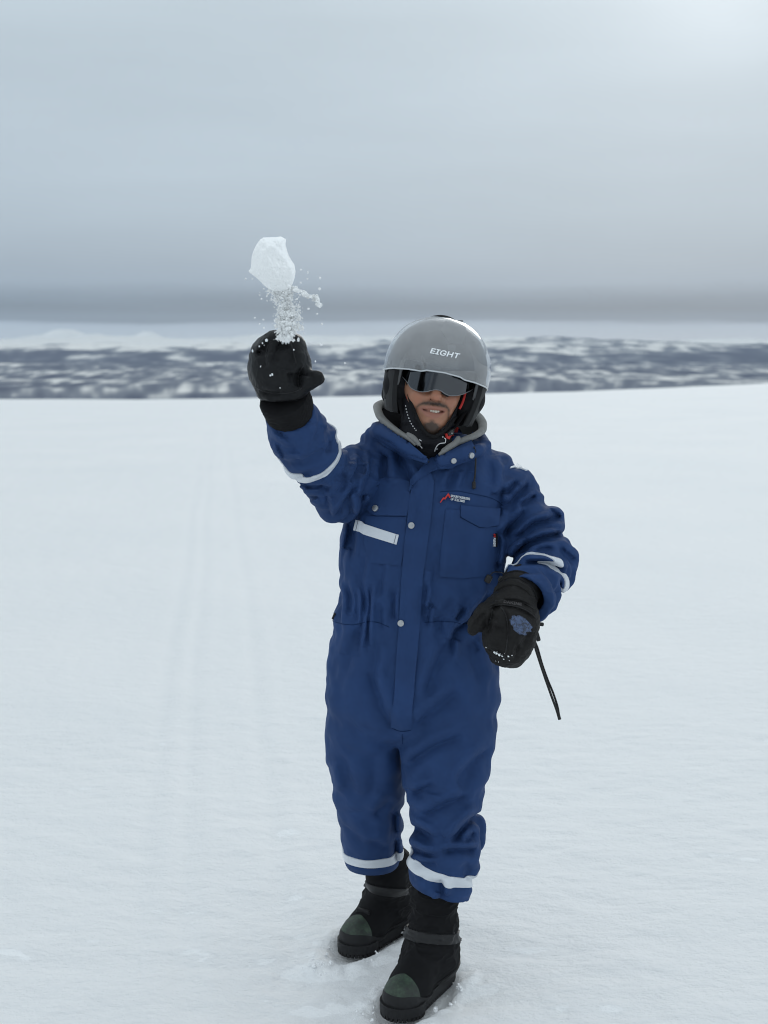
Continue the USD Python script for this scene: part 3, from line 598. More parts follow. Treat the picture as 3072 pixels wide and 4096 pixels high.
# stand-up collar pushed open
suit.chain([P(806, 934, 3.66), P(818, 930, 3.615), P(850, 948, 3.575), P(890, 975, 3.552), P(918, 990, 3.548)], [.012, .014, .013, .011, .008], k=.006)
suit.chain([P(1046, 962, 3.66), P(1030, 968, 3.60), P(995, 982, 3.565), P(955, 998, 3.55)], [.014, .018, .016, .012], k=.010)
suit.chain([P(806, 934, 3.66), P(850, 915, 3.80), P(945, 905, 3.84), P(1020, 925, 3.80), P(1046, 962, 3.66)], .02, k=.01)
suit.chain([P(798, 948, 3.69), P(814, 952, 3.65), P(838, 968, 3.62)], [.022, .020, .018], k=.012)
suit.cut(lambda X, Y, Z: chain_d(X, Y, Z, np.array([P(930, 890, 3.67), P(932, 945, 3.64), P(926, 985, 3.57)]), [.085, .052, .018]), k=.004)
PANEL = [(np.array([[785, 1030], [890, 1030], [884, 1120], [874, 1225], [790, 1215]], float), 10.0), (np.array([[945, 1060], [1085, 1060], [1078, 1140], [1062, 1250], [945, 1250]], float), 10.0), (np.array([[880, 1020], [940, 1020], [915, 1250], [890, 1575], [842, 1570], [860, 1340]], float), 6.0)]
import shapely
def hold(p):
    u, v, _ = project(p); k = np.zeros(len(p)); front = (1 - smoothstep(3.62, 3.70, p[:, 1]))
    for poly, w in PANEL:
        g = sg.Polygon(poly); dd = shapely.distance(g, shapely.points(u, v)); k = np.maximum(k, (1 - smoothstep(0, 2.5 * w, dd)) * front)
    k = np.maximum(k, 1 - smoothstep(.01, .035, np.abs(p[:, 2] - hl[2]) + 9 * (p[:, 0] > .05)))
    k = np.maximum(k, .9 * smoothstep(.02, .0, np.abs(mouth(*p.T))) * (p[:, 0] < -.15))
    return np.clip(k, 0, 1)
def seg_t(p, a, b): return np.clip(((p - a) @ (b - a)) / ((b - a) @ (b - a)), 0, 1)
def slack(p, d):
    """How much longer the cloth is than the body under it, by place and direction."""
    out = np.full(len(p), 1.032); u, v, _ = project(p); up = np.abs(d[:, 2])
    def limb_(pts):
        best = np.full(len(p), 9.0); ax_ = np.zeros((len(p), 3))
        for a, b in zip(pts[:-1], pts[1:]):
            t = seg_t(p, a, b); dd = np.linalg.norm(p - a - t[:, None] * (b - a), axis=1); w = dd < best; best = np.where(w, dd, best); ax_[w] = (b - a) / np.linalg.norm(b - a)
        return best, np.abs((d * ax_).sum(1))
    for pts, amt in ((np.array(RA), .11), (np.array(LA), .15)):
        best, al = limb_(pts); w = 1 - smoothstep(.085, .125, best); out = out * (1 - w) + w * (1.02 + amt * al ** 2)
    w = smoothstep(1560, 1680, v); out = out * (1 - w) + w * (1.03 + np.where(p[:, 0] > .04, .10, .015) * up ** 2 * smoothstep(1600, 1780, v))
    w = np.exp(-((v - 1310) / 75) ** 2) * (p[:, 1] > 0); out = out + w * .10 * (1 - up ** 2)
    w = np.exp(-((v - 1480) / 130) ** 2); out = out + w * .03 * (1 - up ** 2)
    w = np.exp(-((v - 1010) / 60) ** 2) * np.exp(-((u - 830) / 60) ** 2); out = out + w * .15 * (1 - up ** 2)
    return out
NET, MOVE, _n = drape(suit, slack, hold); NET_TREE = cKDTree(NET)
sv, sf = suit.mesh(); sv = relax(sv, sf, 4); sv_flat = sv; sv = carried(NET_TREE, MOVE, sv); sv = relax(sv, sf, 1)
coverall = obj('coverall', (sv, sf), navy, person, smooth=True)
def moved(base):
    def fn(u, v):
        p, n = base(u, v); return carried(NET_TREE, MOVE, p), n
    return fn
onto_body = moved(march(body_f, 3.46, 3.80)); onto_suit = moved(march(suit, 3.22, 3.95))
for F in (body_f, left_f, right_f, ra_f, la_f): F.keep = True

def seam_shift(onto):                                                # average the surface a little so that stiff panels bridge small creases
    def fn(u, v):
        p, n = onto(u, v); ks = [(dx, dy) for dx in (-7, 0, 7) for dy in (-7, 0, 7)]
        q = [onto(u + dx, v + dy) for dx, dy in ks]; Y = np.mean([a[:, 1] for a, _ in q], 0); Y = np.minimum(Y, p[:, 1] + .002); nn = np.mean([b for _, b in q], 0); nn /= np.linalg.norm(nn, axis=1, keepdims=True)
        return P(u, v, Y), nn
    return fn
stiff = seam_shift(onto_body)

# ---- panels, pockets, snaps and print on the coverall
def add(name, poly, mat, onto=stiff, lift=.004, thick=.006, edge=4.0, label=None, parent=None, **kw):
    return obj(name, patch(poly, onto, lift, thick, edge, **kw), mat, parent or coverall, smooth=40, label=label)
add('front_placket', [(905, 1022), (925, 1010), (938, 1040), (930, 1120), (922, 1180), (913, 1250), (903, 1400), (888, 1572), (866, 1574), (845, 1568), (851, 1500), (856, 1420), (862, 1350), (866, 1270), (874, 1170), (884, 1080), (892, 1045)], navy, onto=seam_shift(onto_suit), lift=.006, thick=.010, puff=.002)
add('collar_flap', [(801, 931), (808, 918), (822, 914), (850, 926), (866, 941), (893, 968), (921, 990), (915, 996), (890, 992), (858, 979), (828, 962), (808, 946)], navy, onto=seam_shift(onto_suit), lift=.007, thick=.008, puff=.003)
add('collar_flap', [(1016, 956), (1021, 968), (1018, 990), (996, 1001), (970, 1011), (935, 1019), (905, 1035), (891, 1056), (884, 1064), (892, 1036), (908, 1012), (925, 998), (950, 985), (985, 970)], navy, onto=seam_shift(onto_suit), lift=.010, thick=.008)
add('pocket_flap', [(791, 1043), (812, 1040), (836, 1032), (862, 1034), (884, 1042), (886, 1075), (879, 1114), (812, 1114), (800, 1108), (790, 1095)], navy, lift=.005, thick=.007, puff=.002, label='right chest pocket flap closed with a steel snap')
add('pocket_flap', [(995, 1091), (1079, 1099), (1079, 1108), (1075, 1134), (1050, 1139), (1034, 1138), (994, 1116)], navy, lift=.005, thick=.007, puff=.003, label='left chest pocket flap with slanted lower edge')
add('chest_pocket', [(963, 1100), (993, 1101), (993, 1118), (1034, 1140), (1073, 1137), (1068, 1190), (1058, 1243), (1000, 1249), (949, 1245), (955, 1170)], navy, lift=.003, thick=.006, puff=.003)
add('chest_pocket', [(790, 1115), (878, 1117), (874, 1180), (866, 1222), (800, 1216), (786, 1170)], navy, lift=.002, thick=.006, puff=.002)
add('reflective_strip', [(772, 1124), (783, 1127), (788, 1132), (862, 1155), (857, 1176), (786, 1154), (779, 1149), (767, 1146)], white_band, lift=.006, thick=.006, edge=3.0)
for a_, b_ in (((777, 1126.5), (772, 1147)), ((856.5, 1154), (851.5, 1173.5))):
    p, n = stiff(np.linspace(a_[0], b_[0], 6), np.linspace(a_[1], b_[1], 6)); obj('stitching', tube(p + n * .0062, .0008, seg=6), principled('grey_thread', (.12, .13, .16), .7) if a_[0] < 800 else '/World/Looks/grey_thread', coverall)
# rings of reflective tape round sleeves and legs
def ring(c, n, w, r, lift=.0028, limb=None):
    """Tape round a limb: the piece of the suit's surface between two planes, lifted a little."""
    n = np.asarray(n, float) / np.linalg.norm(n); m = trimesh.Trimesh(sv, sf, process=False)
    vn = m.vertex_normals; near = np.linalg.norm(sv - c, axis=1) < r; near &= True if limb is None else np.abs(limb.sample(sv_flat)) < .010; tri = sf[near[sf].all(1)]
    used_v, inv = np.unique(tri, return_inverse=True); q = sv[used_v] + vn[used_v] * lift; k = inv.reshape(-1, 3)
    t = trimesh.Trimesh(q, k, process=False)
    t = t.slice_plane(c - n * w / 2, n).slice_plane(c + n * w / 2, -n); t.merge_vertices()
    pcs = t.split(only_watertight=False); t = min(pcs, key=lambda p: np.linalg.norm(p.vertices.mean(0) - c) - 0.002 * len(p.vertices) ** .5)
    v, f = np.array(t.vertices), np.array(t.faces); vn = np.array(t.vertex_normals); N = len(v)
    e = np.vstack([f[:, [0, 1]], f[:, [1, 2]], f[:, [2, 0]]]); _, first, cnt = np.unique(np.sort(e, 1), axis=0, return_index=True, return_counts=True); b = e[first[cnt == 1]]
    low = v - vn * (lift + .001)
    return np.vstack([v, low]), np.vstack([f, np.stack([b[:, 0], b[:, 0] + N, b[:, 1]], 1), np.stack([b[:, 1], b[:, 0] + N, b[:, 1] + N], 1)])
obj('reflective_band', ring(P(668, 968, 3.445), RA[4] - RA[2] + np.array([.03, -.05, .0]), .023, .15, .0028, ra_f), white_band, coverall, smooth=40, label='white tape round the raised sleeve')
obj('reflective_band', ring(P(1160, 1245, 3.53), LA[5] - LA[3] + np.array([0.0, -.03, -.01]), .027, .13, .0028, la_f), white_band, coverall, smooth=40, label='white tape round the lowered sleeve')
obj('reflective_band', ring(hl + np.array([0, 0, .040]), [0, 0, 1], .026, .17), white_band, coverall, smooth=40, label='white tape round the rear trouser leg')
obj('reflective_band', ring(hr - hrn * .052, hrn, .030, .17), white_band, coverall, smooth=40, label='white tape round the front trouser leg')
obj('shoulder_mark', patch([(1103, 1003), (1116, 997), (1126, 1003), (1137, 1014), (1133, 1015), (1124, 1007), (1115, 1001), (1103, 1006)], onto_suit, .004, .006, 2.0), white_print, coverall, smooth=40)
def snap(u, v, r=7.0, onto=stiff, lift=.0095, name='snap_button', inner=True):
    p, n = onto(np.array([u]), np.array([v])); p, n = p[0], n[0]; M = frame(np.cross(n, [0, 0, 1.0]), n); M = np.stack([M[:, 0], M[:, 1], n], 1)
    R = r * px(3.55); prof = [(0, 0.0030), (R * .35, .0029), (R * .42, .0024), (R * .8, .0022), (R, .0012), (R, -.006), (0, -.006)]
    m = trimesh.creation.revolve(np.array(prof)[::-1], sections=22); vv = np.array(m.vertices) @ M.T + p + n * lift
    obj(name, (vv, np.array(m.faces)), metal, coverall, smooth=30)
snap(887, 1135); snap(866, 1345); snap(814, 1099, lift=.0095); snap(1012, 982, 6.5, seam_shift(onto_suit), .013); snap(977, 994, 6.0, seam_shift(onto_suit), .013)
def line_patch(pts, w, **kw):
    return sg.LineString(pts).buffer(w / 2, cap_style=2, join_style=2)
# chest emblem and wording
obj('mountain_emblem', patch([(950, 1085.5), (956, 1076), (958, 1074), (959.5, 1076), (966, 1068), (968, 1065), (970, 1068), (973, 1075), (970.5, 1076), (967.5, 1070.5), (961.5, 1079.5), (959, 1078), (956, 1080), (952, 1086)], stiff, .006, .005, 1.2), red, coverall, smooth=40)
def lettering(text, origin, along, up, cap, onto, lift=.001, thick=.0012, bold=True, width=None):
    """Flat lettering laid on a surface: origin, reading direction and upright direction in overview pixels."""
    m = meshkit.text_mesh(text, 1.0, 1.0, bold=bold); v = np.array(m.vertices)
    w = v[:, 0].max(); sx = (width / w) if width else cap; along, up = np.asarray(along, float), np.asarray(up, float)
    t = trimesh.Trimesh(v * [sx / cap, 1, 1], m.faces, process=False)
    uv = np.asarray(origin, float) + t.vertices[:, :1] * cap * along / np.linalg.norm(along) + t.vertices[:, 1:2] * cap * up
    p, n = onto(uv[:, 0], uv[:, 1])
    q = p + n * (lift - thick * (1 - t.vertices[:, 2:3])); f = np.array(t.faces)
    a = q[f]; top = t.vertices[f][:, :, 2].min(1) > .9
    if (np.cross(a[:, 1] - a[:, 0], a[:, 2] - a[:, 0]) * n[f].mean(1)).sum(1)[top].sum() < 0: f = f[:, ::-1]
    return q, f
al = (41, 7.2)
obj('lettering', lettering('MOUNTAINEERS', (973, 1073.4), al, (.08, -1), 5.0, stiff, .006, .004, False, 41.5), white_print, coverall, smooth=False)
obj('lettering', lettering('OF ICELAND', (973, 1080.2), al, (.08, -1), 5.0, stiff, .006, .004, False, 30), white_print, coverall, smooth=False)
obj('side_label', patch([(1069.5, 1147), (1074, 1147.5), (1071.5, 1177), (1066, 1176.5)], onto_body, .004, .005, 1.5), black_cloth, coverall, smooth=40)
obj('lettering', lettering('66', (1067.6, 1155.8), (.08, -1), (-1, -.06), 4.0, onto_body, .0055, .003, True, 8), red, coverall, smooth=False)
obj('lettering', lettering('NORTH', (1066.6, 1176), (.08, -1), (-1, -.06), 4.0, onto_body, .0055, .003, True, 19), white_print, coverall, smooth=False)
# collar drawstring and toggles
def on(u, v, lift, onto=onto_suit):
    p, n = onto(np.atleast_1d(np.asarray(u, float)), np.atleast_1d(np.asarray(v, float))); return p + n * lift
obj('drawstring', tube(on([1018, 1022, 1024, 1023], [968, 990, 1015, 1038], [[.016], [.014], [.008], [.006]]), .0022, resample=16), plastic, coverall)
q = on(1022.5, 1044, .007)[0]; obj('cord_toggle', rounded_box((.009, .009, .019), .003, np.eye(3), q), plastic, coverall)
q = on(1052, 1245, .006)[0]; obj('cord_toggle', rounded_box((.017, .010, .021), .004, frame((.3, 1, 0), (.5, 0, 1)), q), plastic, coverall)
obj('elastic_cord', tube(on([1052, 1062, 1078, 1090], [1240, 1231, 1233, 1243], .008), .0014, resample=14), plastic, coverall)
q = P(721, 1331, 3.665); obj('zip_puller', rounded_box((.006, .006, .018), .002, frame((0, 1, 0), (.4, 0, 1)), q), plastic, coverall)
obj('zipper', patch([(922, 992), (929, 990), (932, 1004), (927, 1010), (923, 1006)], onto_suit, .003, .006, 2.0), plastic, coverall)

# seams
seam_mat = cloth('seam_navy', tuple(c * .6 for c in NAVY), spec=.05)
for pts in ([(776, 1046), (790, 1041), (812, 1046), (826, 1036), (838, 1030), (862, 1033), (884, 1043)], [(950, 1058), (985, 1056), (1020, 1062), (1060, 1071), (1086, 1088)], [(720, 1337), (760, 1345), (800, 1338), (842, 1350)], [(916, 1340), (960, 1338), (1005, 1342), (1040, 1330)], [(846, 1569), (868, 1576), (888, 1573)], [(869, 1580), (869, 1610), (868, 1640)]):
    a = np.array(pts, float); t = np.linspace(0, len(a) - 1, 10 * len(a)); a = np.stack([PchipInterpolator(np.arange(len(a)), a[:, i])(t) for i in (0, 1)], 1); p, n = onto_suit(a[:, 0], a[:, 1]); pp, nn = stiff(a[:, 0], a[:, 1])
    obj('seam', tube(np.where((p[:, 1] < pp[:, 1] - .02)[:, None], pp, p) + n * (.0002), .0010, seg=6), seam_mat, coverall)
# ---------------------------------------------------------------- head
MOUTH = P(935, 887, 3.560); R6 = math.radians(6.5)
FX = np.array([math.cos(R6), 0.10, -math.sin(R6)]); FX /= np.linalg.norm(FX); FZ = np.array([math.sin(R6), 0.03, math.cos(R6)]); FZ -= FX * (FX @ FZ); FZ /= np.linalg.norm(FZ); FY = np.cross(FZ, FX)
FM = np.stack([FX, FY, FZ], 1)                                      # face frame: to the viewer's right, away, up
def fw(x, y, z): return MOUTH + FM @ np.array([x, y, z])
hf = Field(MOUTH + [-.14, -.06, -.20], MOUTH + [.15, .24, .25], 0.0022)
hf.union(ellipsoid_d(fw(0, .092, .075), (.074, .094, .112), FM))
hf.union(ellipsoid_d(fw(0, .052, .0), (.060, .056, .072), FM), k=.03)
hf.chain([fw(0, .018, -.040), fw(0, .022, -.036)], [.024, .024], k=.022)
for s in (-1, 1):
    hf.chain([fw(s * .040, .020, .032), fw(s * .048, .040, .050)], [.022, .022], k=.022)                      # cheeks
    hf.chain([fw(s * .030, .006, .022), fw(s * .040, .018, .004)], [.011, .009], k=.012)                      # smile folds
    hf.chain([fw(s * .0155, -.004, .0315), fw(s * .013, .004, .034)], [.0085, .009], k=.006)                  # nostril wings
    hf.chain([fw(s * .0335, .074, .075), fw(s * .036, .06, .075)], [.03, .03], k=.02)
    hf.chain([fw(s * .074, .10, .062), fw(s * .077, .105, .04)], [.016, .012], k=.008)                        # ears
hf.chain([fw(0, .006, .078), fw(.001, -.008, .052), fw(.002, -.017, .036)], [.010, .0115, .0135], k=.010)     # nose
hf.chain([fw(-.034, .014, .004), fw(-.018, .001, .0075), fw(-.004, -.005, .0088), (fw(.0, -.0045, .0082)), fw(.006, -.005, .0088), fw(.019, .001, .0072), fw(.034, .014, .0062)], [.003, .0042, .0048, .0046, .0048, .0042, .003], k=.006)
hf.chain([fw(-.030, .012, -.002), fw(-.016, .001, -.0120), fw(0, -.003, -.0155), fw(.016, .001, -.0125), fw(.030, .012, -.003)], [.0035, .0056, .0064, .0056, .0035], k=.006)
hf.cut(lambda X, Y, Z: chain_d(X, Y, Z, np.array([fw(-.030, .008, .0025), fw(-.014, -.005, -.0022), fw(0.002, -.009, -.0038), fw(.016, -.005, -.0028), fw(.030, .008, .0015)]), [.0012, .0034, .0050, .0044, .0014]), k=.002)
for s in (-1, 1): hf.cut(lambda X, Y, Z: chain_d(X, Y, Z, np.array([fw(s * .008, -.010, .0265), fw(s * .007, -.004, .031)]), [.0036, .003]), k=.002)
hf.chain([fw(0, .085, -.03), fw(0, .10, -.12)], [.055, .060], k=.02)
hv, hfa = hf.mesh(); q = (hv - MOUTH) @ FM; fx, fy, fz = q.T
skin = np.array([0.315, 0.150, 0.092]); n1 = meshkit.fbm(hv * 45, 4, 3)[:, None]; col = skin * (0.93 + 0.14 * n1)
rosy = np.exp(-((np.abs(fx) - .04) / .018) ** 2 - ((fz - .030) / .02) ** 2)[:, None] + np.exp(-(fx / .014) ** 2 - ((fz - .035) / .012) ** 2)[:, None]
col = col * (1 - .30 * rosy) + np.array([.40, .145, .095]) * .30 * rosy
front = smoothstep(.04, .015, fy) if False else 1 - smoothstep(.03, .05, fy)
up_l = np.interp(np.abs(fx), [0, .006, .02, .036], [.0118, .0130, .0108, .0060]); lo_l = np.interp(np.abs(fx), [0, .016, .034], [-.0212, -.0172, .000])
lip = (smoothstep(.0, .002, up_l - fz) * smoothstep(.0, .002, fz - lo_l) * (1 - smoothstep(.031, .036, np.abs(fx))) * front)[:, None]
col = col * (1 - .6 * lip) + np.array([.27, .105, .085]) * .6 * lip
gap = (np.exp(-((fz - np.interp(fx, [-.03, -.014, .002, .016, .03], [.0025, -.0022, -.0038, -.0028, .0015])) / .0030) ** 2) * (1 - smoothstep(.027, .032, np.abs(fx))) * smoothstep(-.001, .003, fy - 9 * fx * fx * .6 + .004))[:, None]; col = col * (1 - .8 * gap) + np.array([.06, .015, .012]) * .8 * gap
hair = meshkit.fbm(hv * np.array([420, 300, 260]), 2, 8)
mus_y = np.interp(np.abs(fx), [0, .012, .028, .040], [.0160, .0175, .0150, .0085])
mus = np.exp(-((fz - mus_y) / .0042) ** 2) * (1 - smoothstep(.036, .044, np.abs(fx))) * .72
cor = np.exp(-((np.abs(fx) - (.041 + .12 * np.clip(-fz, 0, .05))) / .0040) ** 2) * smoothstep(-.040, -.018, fz) * (1 - smoothstep(.004, .012, fz)) * .62
goat = np.exp(-(fx / .019) ** 4) * (1 - smoothstep(-.034, -.027, fz)) * .9 + np.exp(-(fx / .007) ** 2 - ((fz + .027) / .005) ** 2) * .7
shade = np.exp(-((np.abs(fx)) / .05) ** 4) * (1 - smoothstep(-.042, -.030, fz)) * .62 + .38 * np.exp(-(fx / .034) ** 4 - ((fz - .017) / .009) ** 4)
beard = np.clip((mus + cor + goat) * (0.55 + 0.9 * hair) + shade * (.5 + hair), 0, .94) * front * (1 - .9 * lip[:, 0])
col = col * (1 - beard[:, None]) + np.array([.032, .022, .017]) * beard[:, None]
skin_mat = usdkit.material(stage, '/World/Looks/skin', {'a': ('attribute', {'attribute': 'tint'}), 'g': ('geometry', {}), 'n': ('noise_texture', {'scale': 700.0, 'detail': 3.0}), 'b': ('bump', {'strength': 0.25, 'distance': 0.001}),
    'p': ('principled_bsdf', {'roughness': 0.46, 'specular_ior_level': 0.42, 'subsurface_weight': 0.25, 'subsurface_radius': (1.0, 0.35, 0.2), 'subsurface_scale': 0.006})},
    [('a.color', 'p.base_color'), ('g.position', 'n.vector'), ('n.fac', 'b.height'), ('b.normal', 'p.normal')], surface='p.BSDF')
body = obj('body', (hv, hfa), skin_mat, person, prim_colors=col)
tooth = principled('tooth_white', (0.50, 0.45, 0.38), 0.3, 0.5)
for i, (x, w, h) in enumerate(((-.0048, .0054, .0050), (.0010, .0060, .0060), (.0078, .0070, .0066), (.0138, .0048, .0048))):
    obj('tooth', rounded_box((w, .005, h), .0018, FM, fw(x, -.0035 + 9 * (x - .002) ** 2, -.0004 - .5 * h + .0022)), tooth, body)

# balaclava and neck warmer
bf = Field(MOUTH + [-.15, -.07, -.20], MOUTH + [.16, .24, .22], 0.0026)
sl, X, Y, Z = bf.window(bf.lo, bf.lo + bf.h * bf.n); pts = np.stack(np.broadcast_arrays(X, Y, Z), -1)
for a in (
    [fw(0, .045, -.010), fw(0, .07, .08)], ):
    pass
bf.union(ellipsoid_d(fw(0, .092, .075), (.080, .098, .116), FM)); bf.union(ellipsoid_d(fw(0, .050, -.004), (.066, .064, .080), FM), k=.03)
bf.chain([fw(0, .026, -.045), fw(0, .03, -.05)], [.032, .034], k=.025)
bf.chain([fw(-.012, .060, -.055), fw(-.008, .085, -.095)], [.056, .056], k=.03)
bf.chain([P(912, 945, 3.595), P(928, 968, 3.605), P(955, 952, 3.590)], [.026, .024, .024], k=.02)
FACE = [(885, 800), (886, 840), (891, 866), (899, 890), (908, 910), (918, 926), (928, 935), (937, 937), (947, 931), (960, 920), (974, 902), (984, 880), (989, 862), (992, 840), (996, 800), (975, 775), (905, 775)]
st = Stencil(FACE); u, v_, _ = project(pts); wd = st(u, v_) * px(3.58); yl = (pts - MOUTH) @ FM[:, 1]
bf.F = -smin(-bf.F, np.maximum(wd, yl - .075).astype(np.float32), .004)
n = np.abs(meshkit.noise(pts * np.array([22, 22, 48]), 5) * 2 - 1) if False else None
bv, bfa = bf.mesh()
k = meshkit.noise(bv * np.array([20, 20, 50]), 15) - .5; vn = trimesh.Trimesh(bv, bfa, process=False).vertex_normals
low = 1 - smoothstep(-.045, -.03, ((bv - MOUTH) @ FM)[:, 2]); bv = bv + vn * (k * .012 * low)[:, None]
bal = obj('balaclava', (bv, bfa), cloth('balaclava_black', (0.012, 0.0125, 0.015), 800, .4, .75, .05), person, smooth=True)
onto_bal = march(bf, 3.45, 3.75, .003)
# rolled hem round the face opening
loop = np.array([(886, 812), (887, 842), (892, 868), (900, 892), (909, 912), (919, 928), (929, 937), (938, 939), (948, 933), (961, 922), (975, 904), (985, 882), (990, 864), (993, 845), (995, 815)], float)
out = loop + np.array([[-4, 0]] * 5 + [[-3, 3]] * 2 + [[0, 4]] + [[3, 3]] * 3 + [[4, 1]] * 4)
p, n = onto_bal(out[:, 0], out[:, 1]); obj('face_hem', tube(p + n * .001, .0052, resample=60), black_knit, bal)
stitch = principled('white_stitch', (0.7, 0.7, 0.7), 0.6)
S = np.array([(877.5, 876), (879.5, 887), (882, 897), (886, 908), (890.5, 917), (896, 925), (901, 931)], float); t = np.linspace(0, len(S) - 1, 30)
S = np.stack([np.interp(t, np.arange(len(S)), S[:, i]) for i in (0, 1)], 1)
for i in range(0, 28, 3):
    p, n = onto_bal(S[i:i + 2, 0], S[i:i + 2, 1]); obj('stitch', tube(p + n * .002, .0014, seg=6), stitch, bal)
for pts_ in ([(906, 949), (914, 953), (922, 957)], [(939, 974), (944, 962), (951, 957), (961, 956), (962, 949), (959, 946)], [(901, 955), (907, 961), (912, 967)]):
    a = np.array(pts_, float); p, n = onto_bal(a[:, 0], a[:, 1]); obj('piping', tube(p + n * .002, .0012, seg=6, resample=14), stitch, bal)
def bar(name, poly, mat, lift=.005, thick=.006): return obj(name, patch(poly, onto_bal, lift, thick, 1.5), mat, bal, smooth=40)
bar('red_tab', [(961, 937), (970, 934), (973, 940), (968, 949), (963, 946)], red); bar('red_tab', [(974, 942), (977, 931), (983, 921), (988, 922), (986, 936), (980, 944)], red, .007)
bar('buckle', [(963, 935), (972, 926), (980, 924), (980, 933), (971, 941), (965, 942)], plastic, .009, .008)
for a, b in ((952.5, 941.8), (969, 937), (943, 965)):
    p, n = onto_bal(np.array([a]), np.array([b])); obj('stud', rounded_box((.0042, .0042, .0042), .002, np.eye(3), (p + n * .010)[0]), metal, bal)

# grey knit hood lying behind the head
grey_knit = cloth('grey_knit', (0.20, 0.20, 0.195), 260, 1.0, 0.95, 0.3, 0.3)
rim = [P(898, 961, 3.560), P(884, 948, 3.566), P(862, 935, 3.585), P(838, 917, 3.615), P(820, 897, 3.66), P(815, 880, 3.72), P(850, 868, 3.80), P(940, 872, 3.86), P(1020, 890, 3.82), P(1042, 914, 3.74), P(1042, 928, 3.68), P(1026, 941, 3.62), P(1000, 951, 3.585), P(975, 962, 3.565), P(955, 975, 3.555)]
hood = obj('hood', tube(rim, [.006, .0075, .010, .0115, .012, .012, .012, .012, .012, .012, .0115, .0105, .0095, .0085, .006], seg=14, resample=120, flat=.8), grey_knit, person, smooth=True)
rim2 = [P(906, 962, 3.558), P(893, 946, 3.562), P(880, 938, 3.572)]; obj('hood_edge', tube(rim2, [.005, .008, .006], seg=12, resample=24), grey_knit, hood, smooth=True)
rim3 = [P(948, 983, 3.552), P(968, 968, 3.558), P(988, 952, 3.568), P(990, 944, 3.575)]; obj('hood_edge', tube(rim3, [.004, .0075, .0085, .005], seg=12, resample=30), grey_knit, hood, smooth=True)
rr = np.array(rim); t = np.linspace(0, 1, 90); tt = np.linspace(0, 1, len(rr)); rr = np.stack([PchipInterpolator(tt, rr[:, i])(t) for i in range(3)], 1)
inner = rr * np.array([.62, .62, 1]) + P(934, 935, 3.665) * np.array([.38, .38, 0]) - np.array([0, 0, .035]); inner[:, 2] = np.minimum(inner[:, 2], P(934, 925, 3.66)[2])
obj('hood_lining', (np.vstack([rr, .5 * (rr + inner) - [0, 0, .012], inner]), grid_faces(3, len(rr))), black_knit, hood, smooth=True)

# ---------------------------------------------------------------- helmet
HC = P(945, 797, 3.665); R12 = math.radians(11.5)
HX = np.array([math.cos(R12), 0.07, -math.sin(R12)]); HX /= np.linalg.norm(HX); HZ = np.array([math.sin(R12), -.02, math.cos(R12)]); HZ -= HX * (HX @ HZ); HZ /= np.linalg.norm(HZ); HY = np.cross(HZ, HX); HM = np.stack([HX, HY, HZ], 1)
RX, RY, RZ = .1315, .152, .133
def hw(p): return HC + np.asarray(p) @ HM.T
ef = Field(HC + [-.19, -.20, -.20], HC + [.19, .20, .17], 0.003)
sl, X, Y, Z = ef.window(ef.lo, ef.lo + ef.h * ef.n); L3 = (np.stack(np.broadcast_arrays(X, Y, Z), -1) - HC) @ HM; hx, hy, hz = L3[..., 0], L3[..., 1], L3[..., 2]
def dome_d(rx, ry, rz, taper):
    zz = np.where(hz > 0, hz / rz, 0); w = 1 - taper * np.clip(-hz / .13, 0, 1.2) ** 2
    q = np.sqrt((hx / (rx * w)) ** 2 + (hy / (ry * w)) ** 2 + zz ** 2); r = np.sqrt(hx ** 2 + hy ** 2 + np.where(hz > 0, hz, 0) ** 2)
    return r - r / np.maximum(q, .05)
shell = np.maximum(dome_d(RX - .004, RY - .004, RZ - .004, .14), -.128 - hz + .10 * np.clip(-hy, -1, .1) * 0)
shell = np.maximum(shell, -dome_d(RX - .018, RY - .018, RZ - .018, .14))
bxf = np.maximum(np.abs(hx) - .094, np.maximum(hz - .012, hy - .055))                      # open face
shell = np.maximum(shell, -bxf); shell = np.maximum(shell, -np.maximum(hz - .0, hy + .070 + .25 * (hz + .06)))   # sides swept back from the chin
ef.F = shell.astype(np.float32)
ev, efa = ef.mesh()
ev = relax(ev, efa, 8)
grey_shell = principled('grey_shell', (0.11, 0.114, 0.12), 0.38, 0.5); dark_shell = principled('dark_shell', (0.010, 0.010, 0.011), 0.5, 0.2)
helmet = obj('helmet', (ev, efa), grey_shell, person, smooth=50)
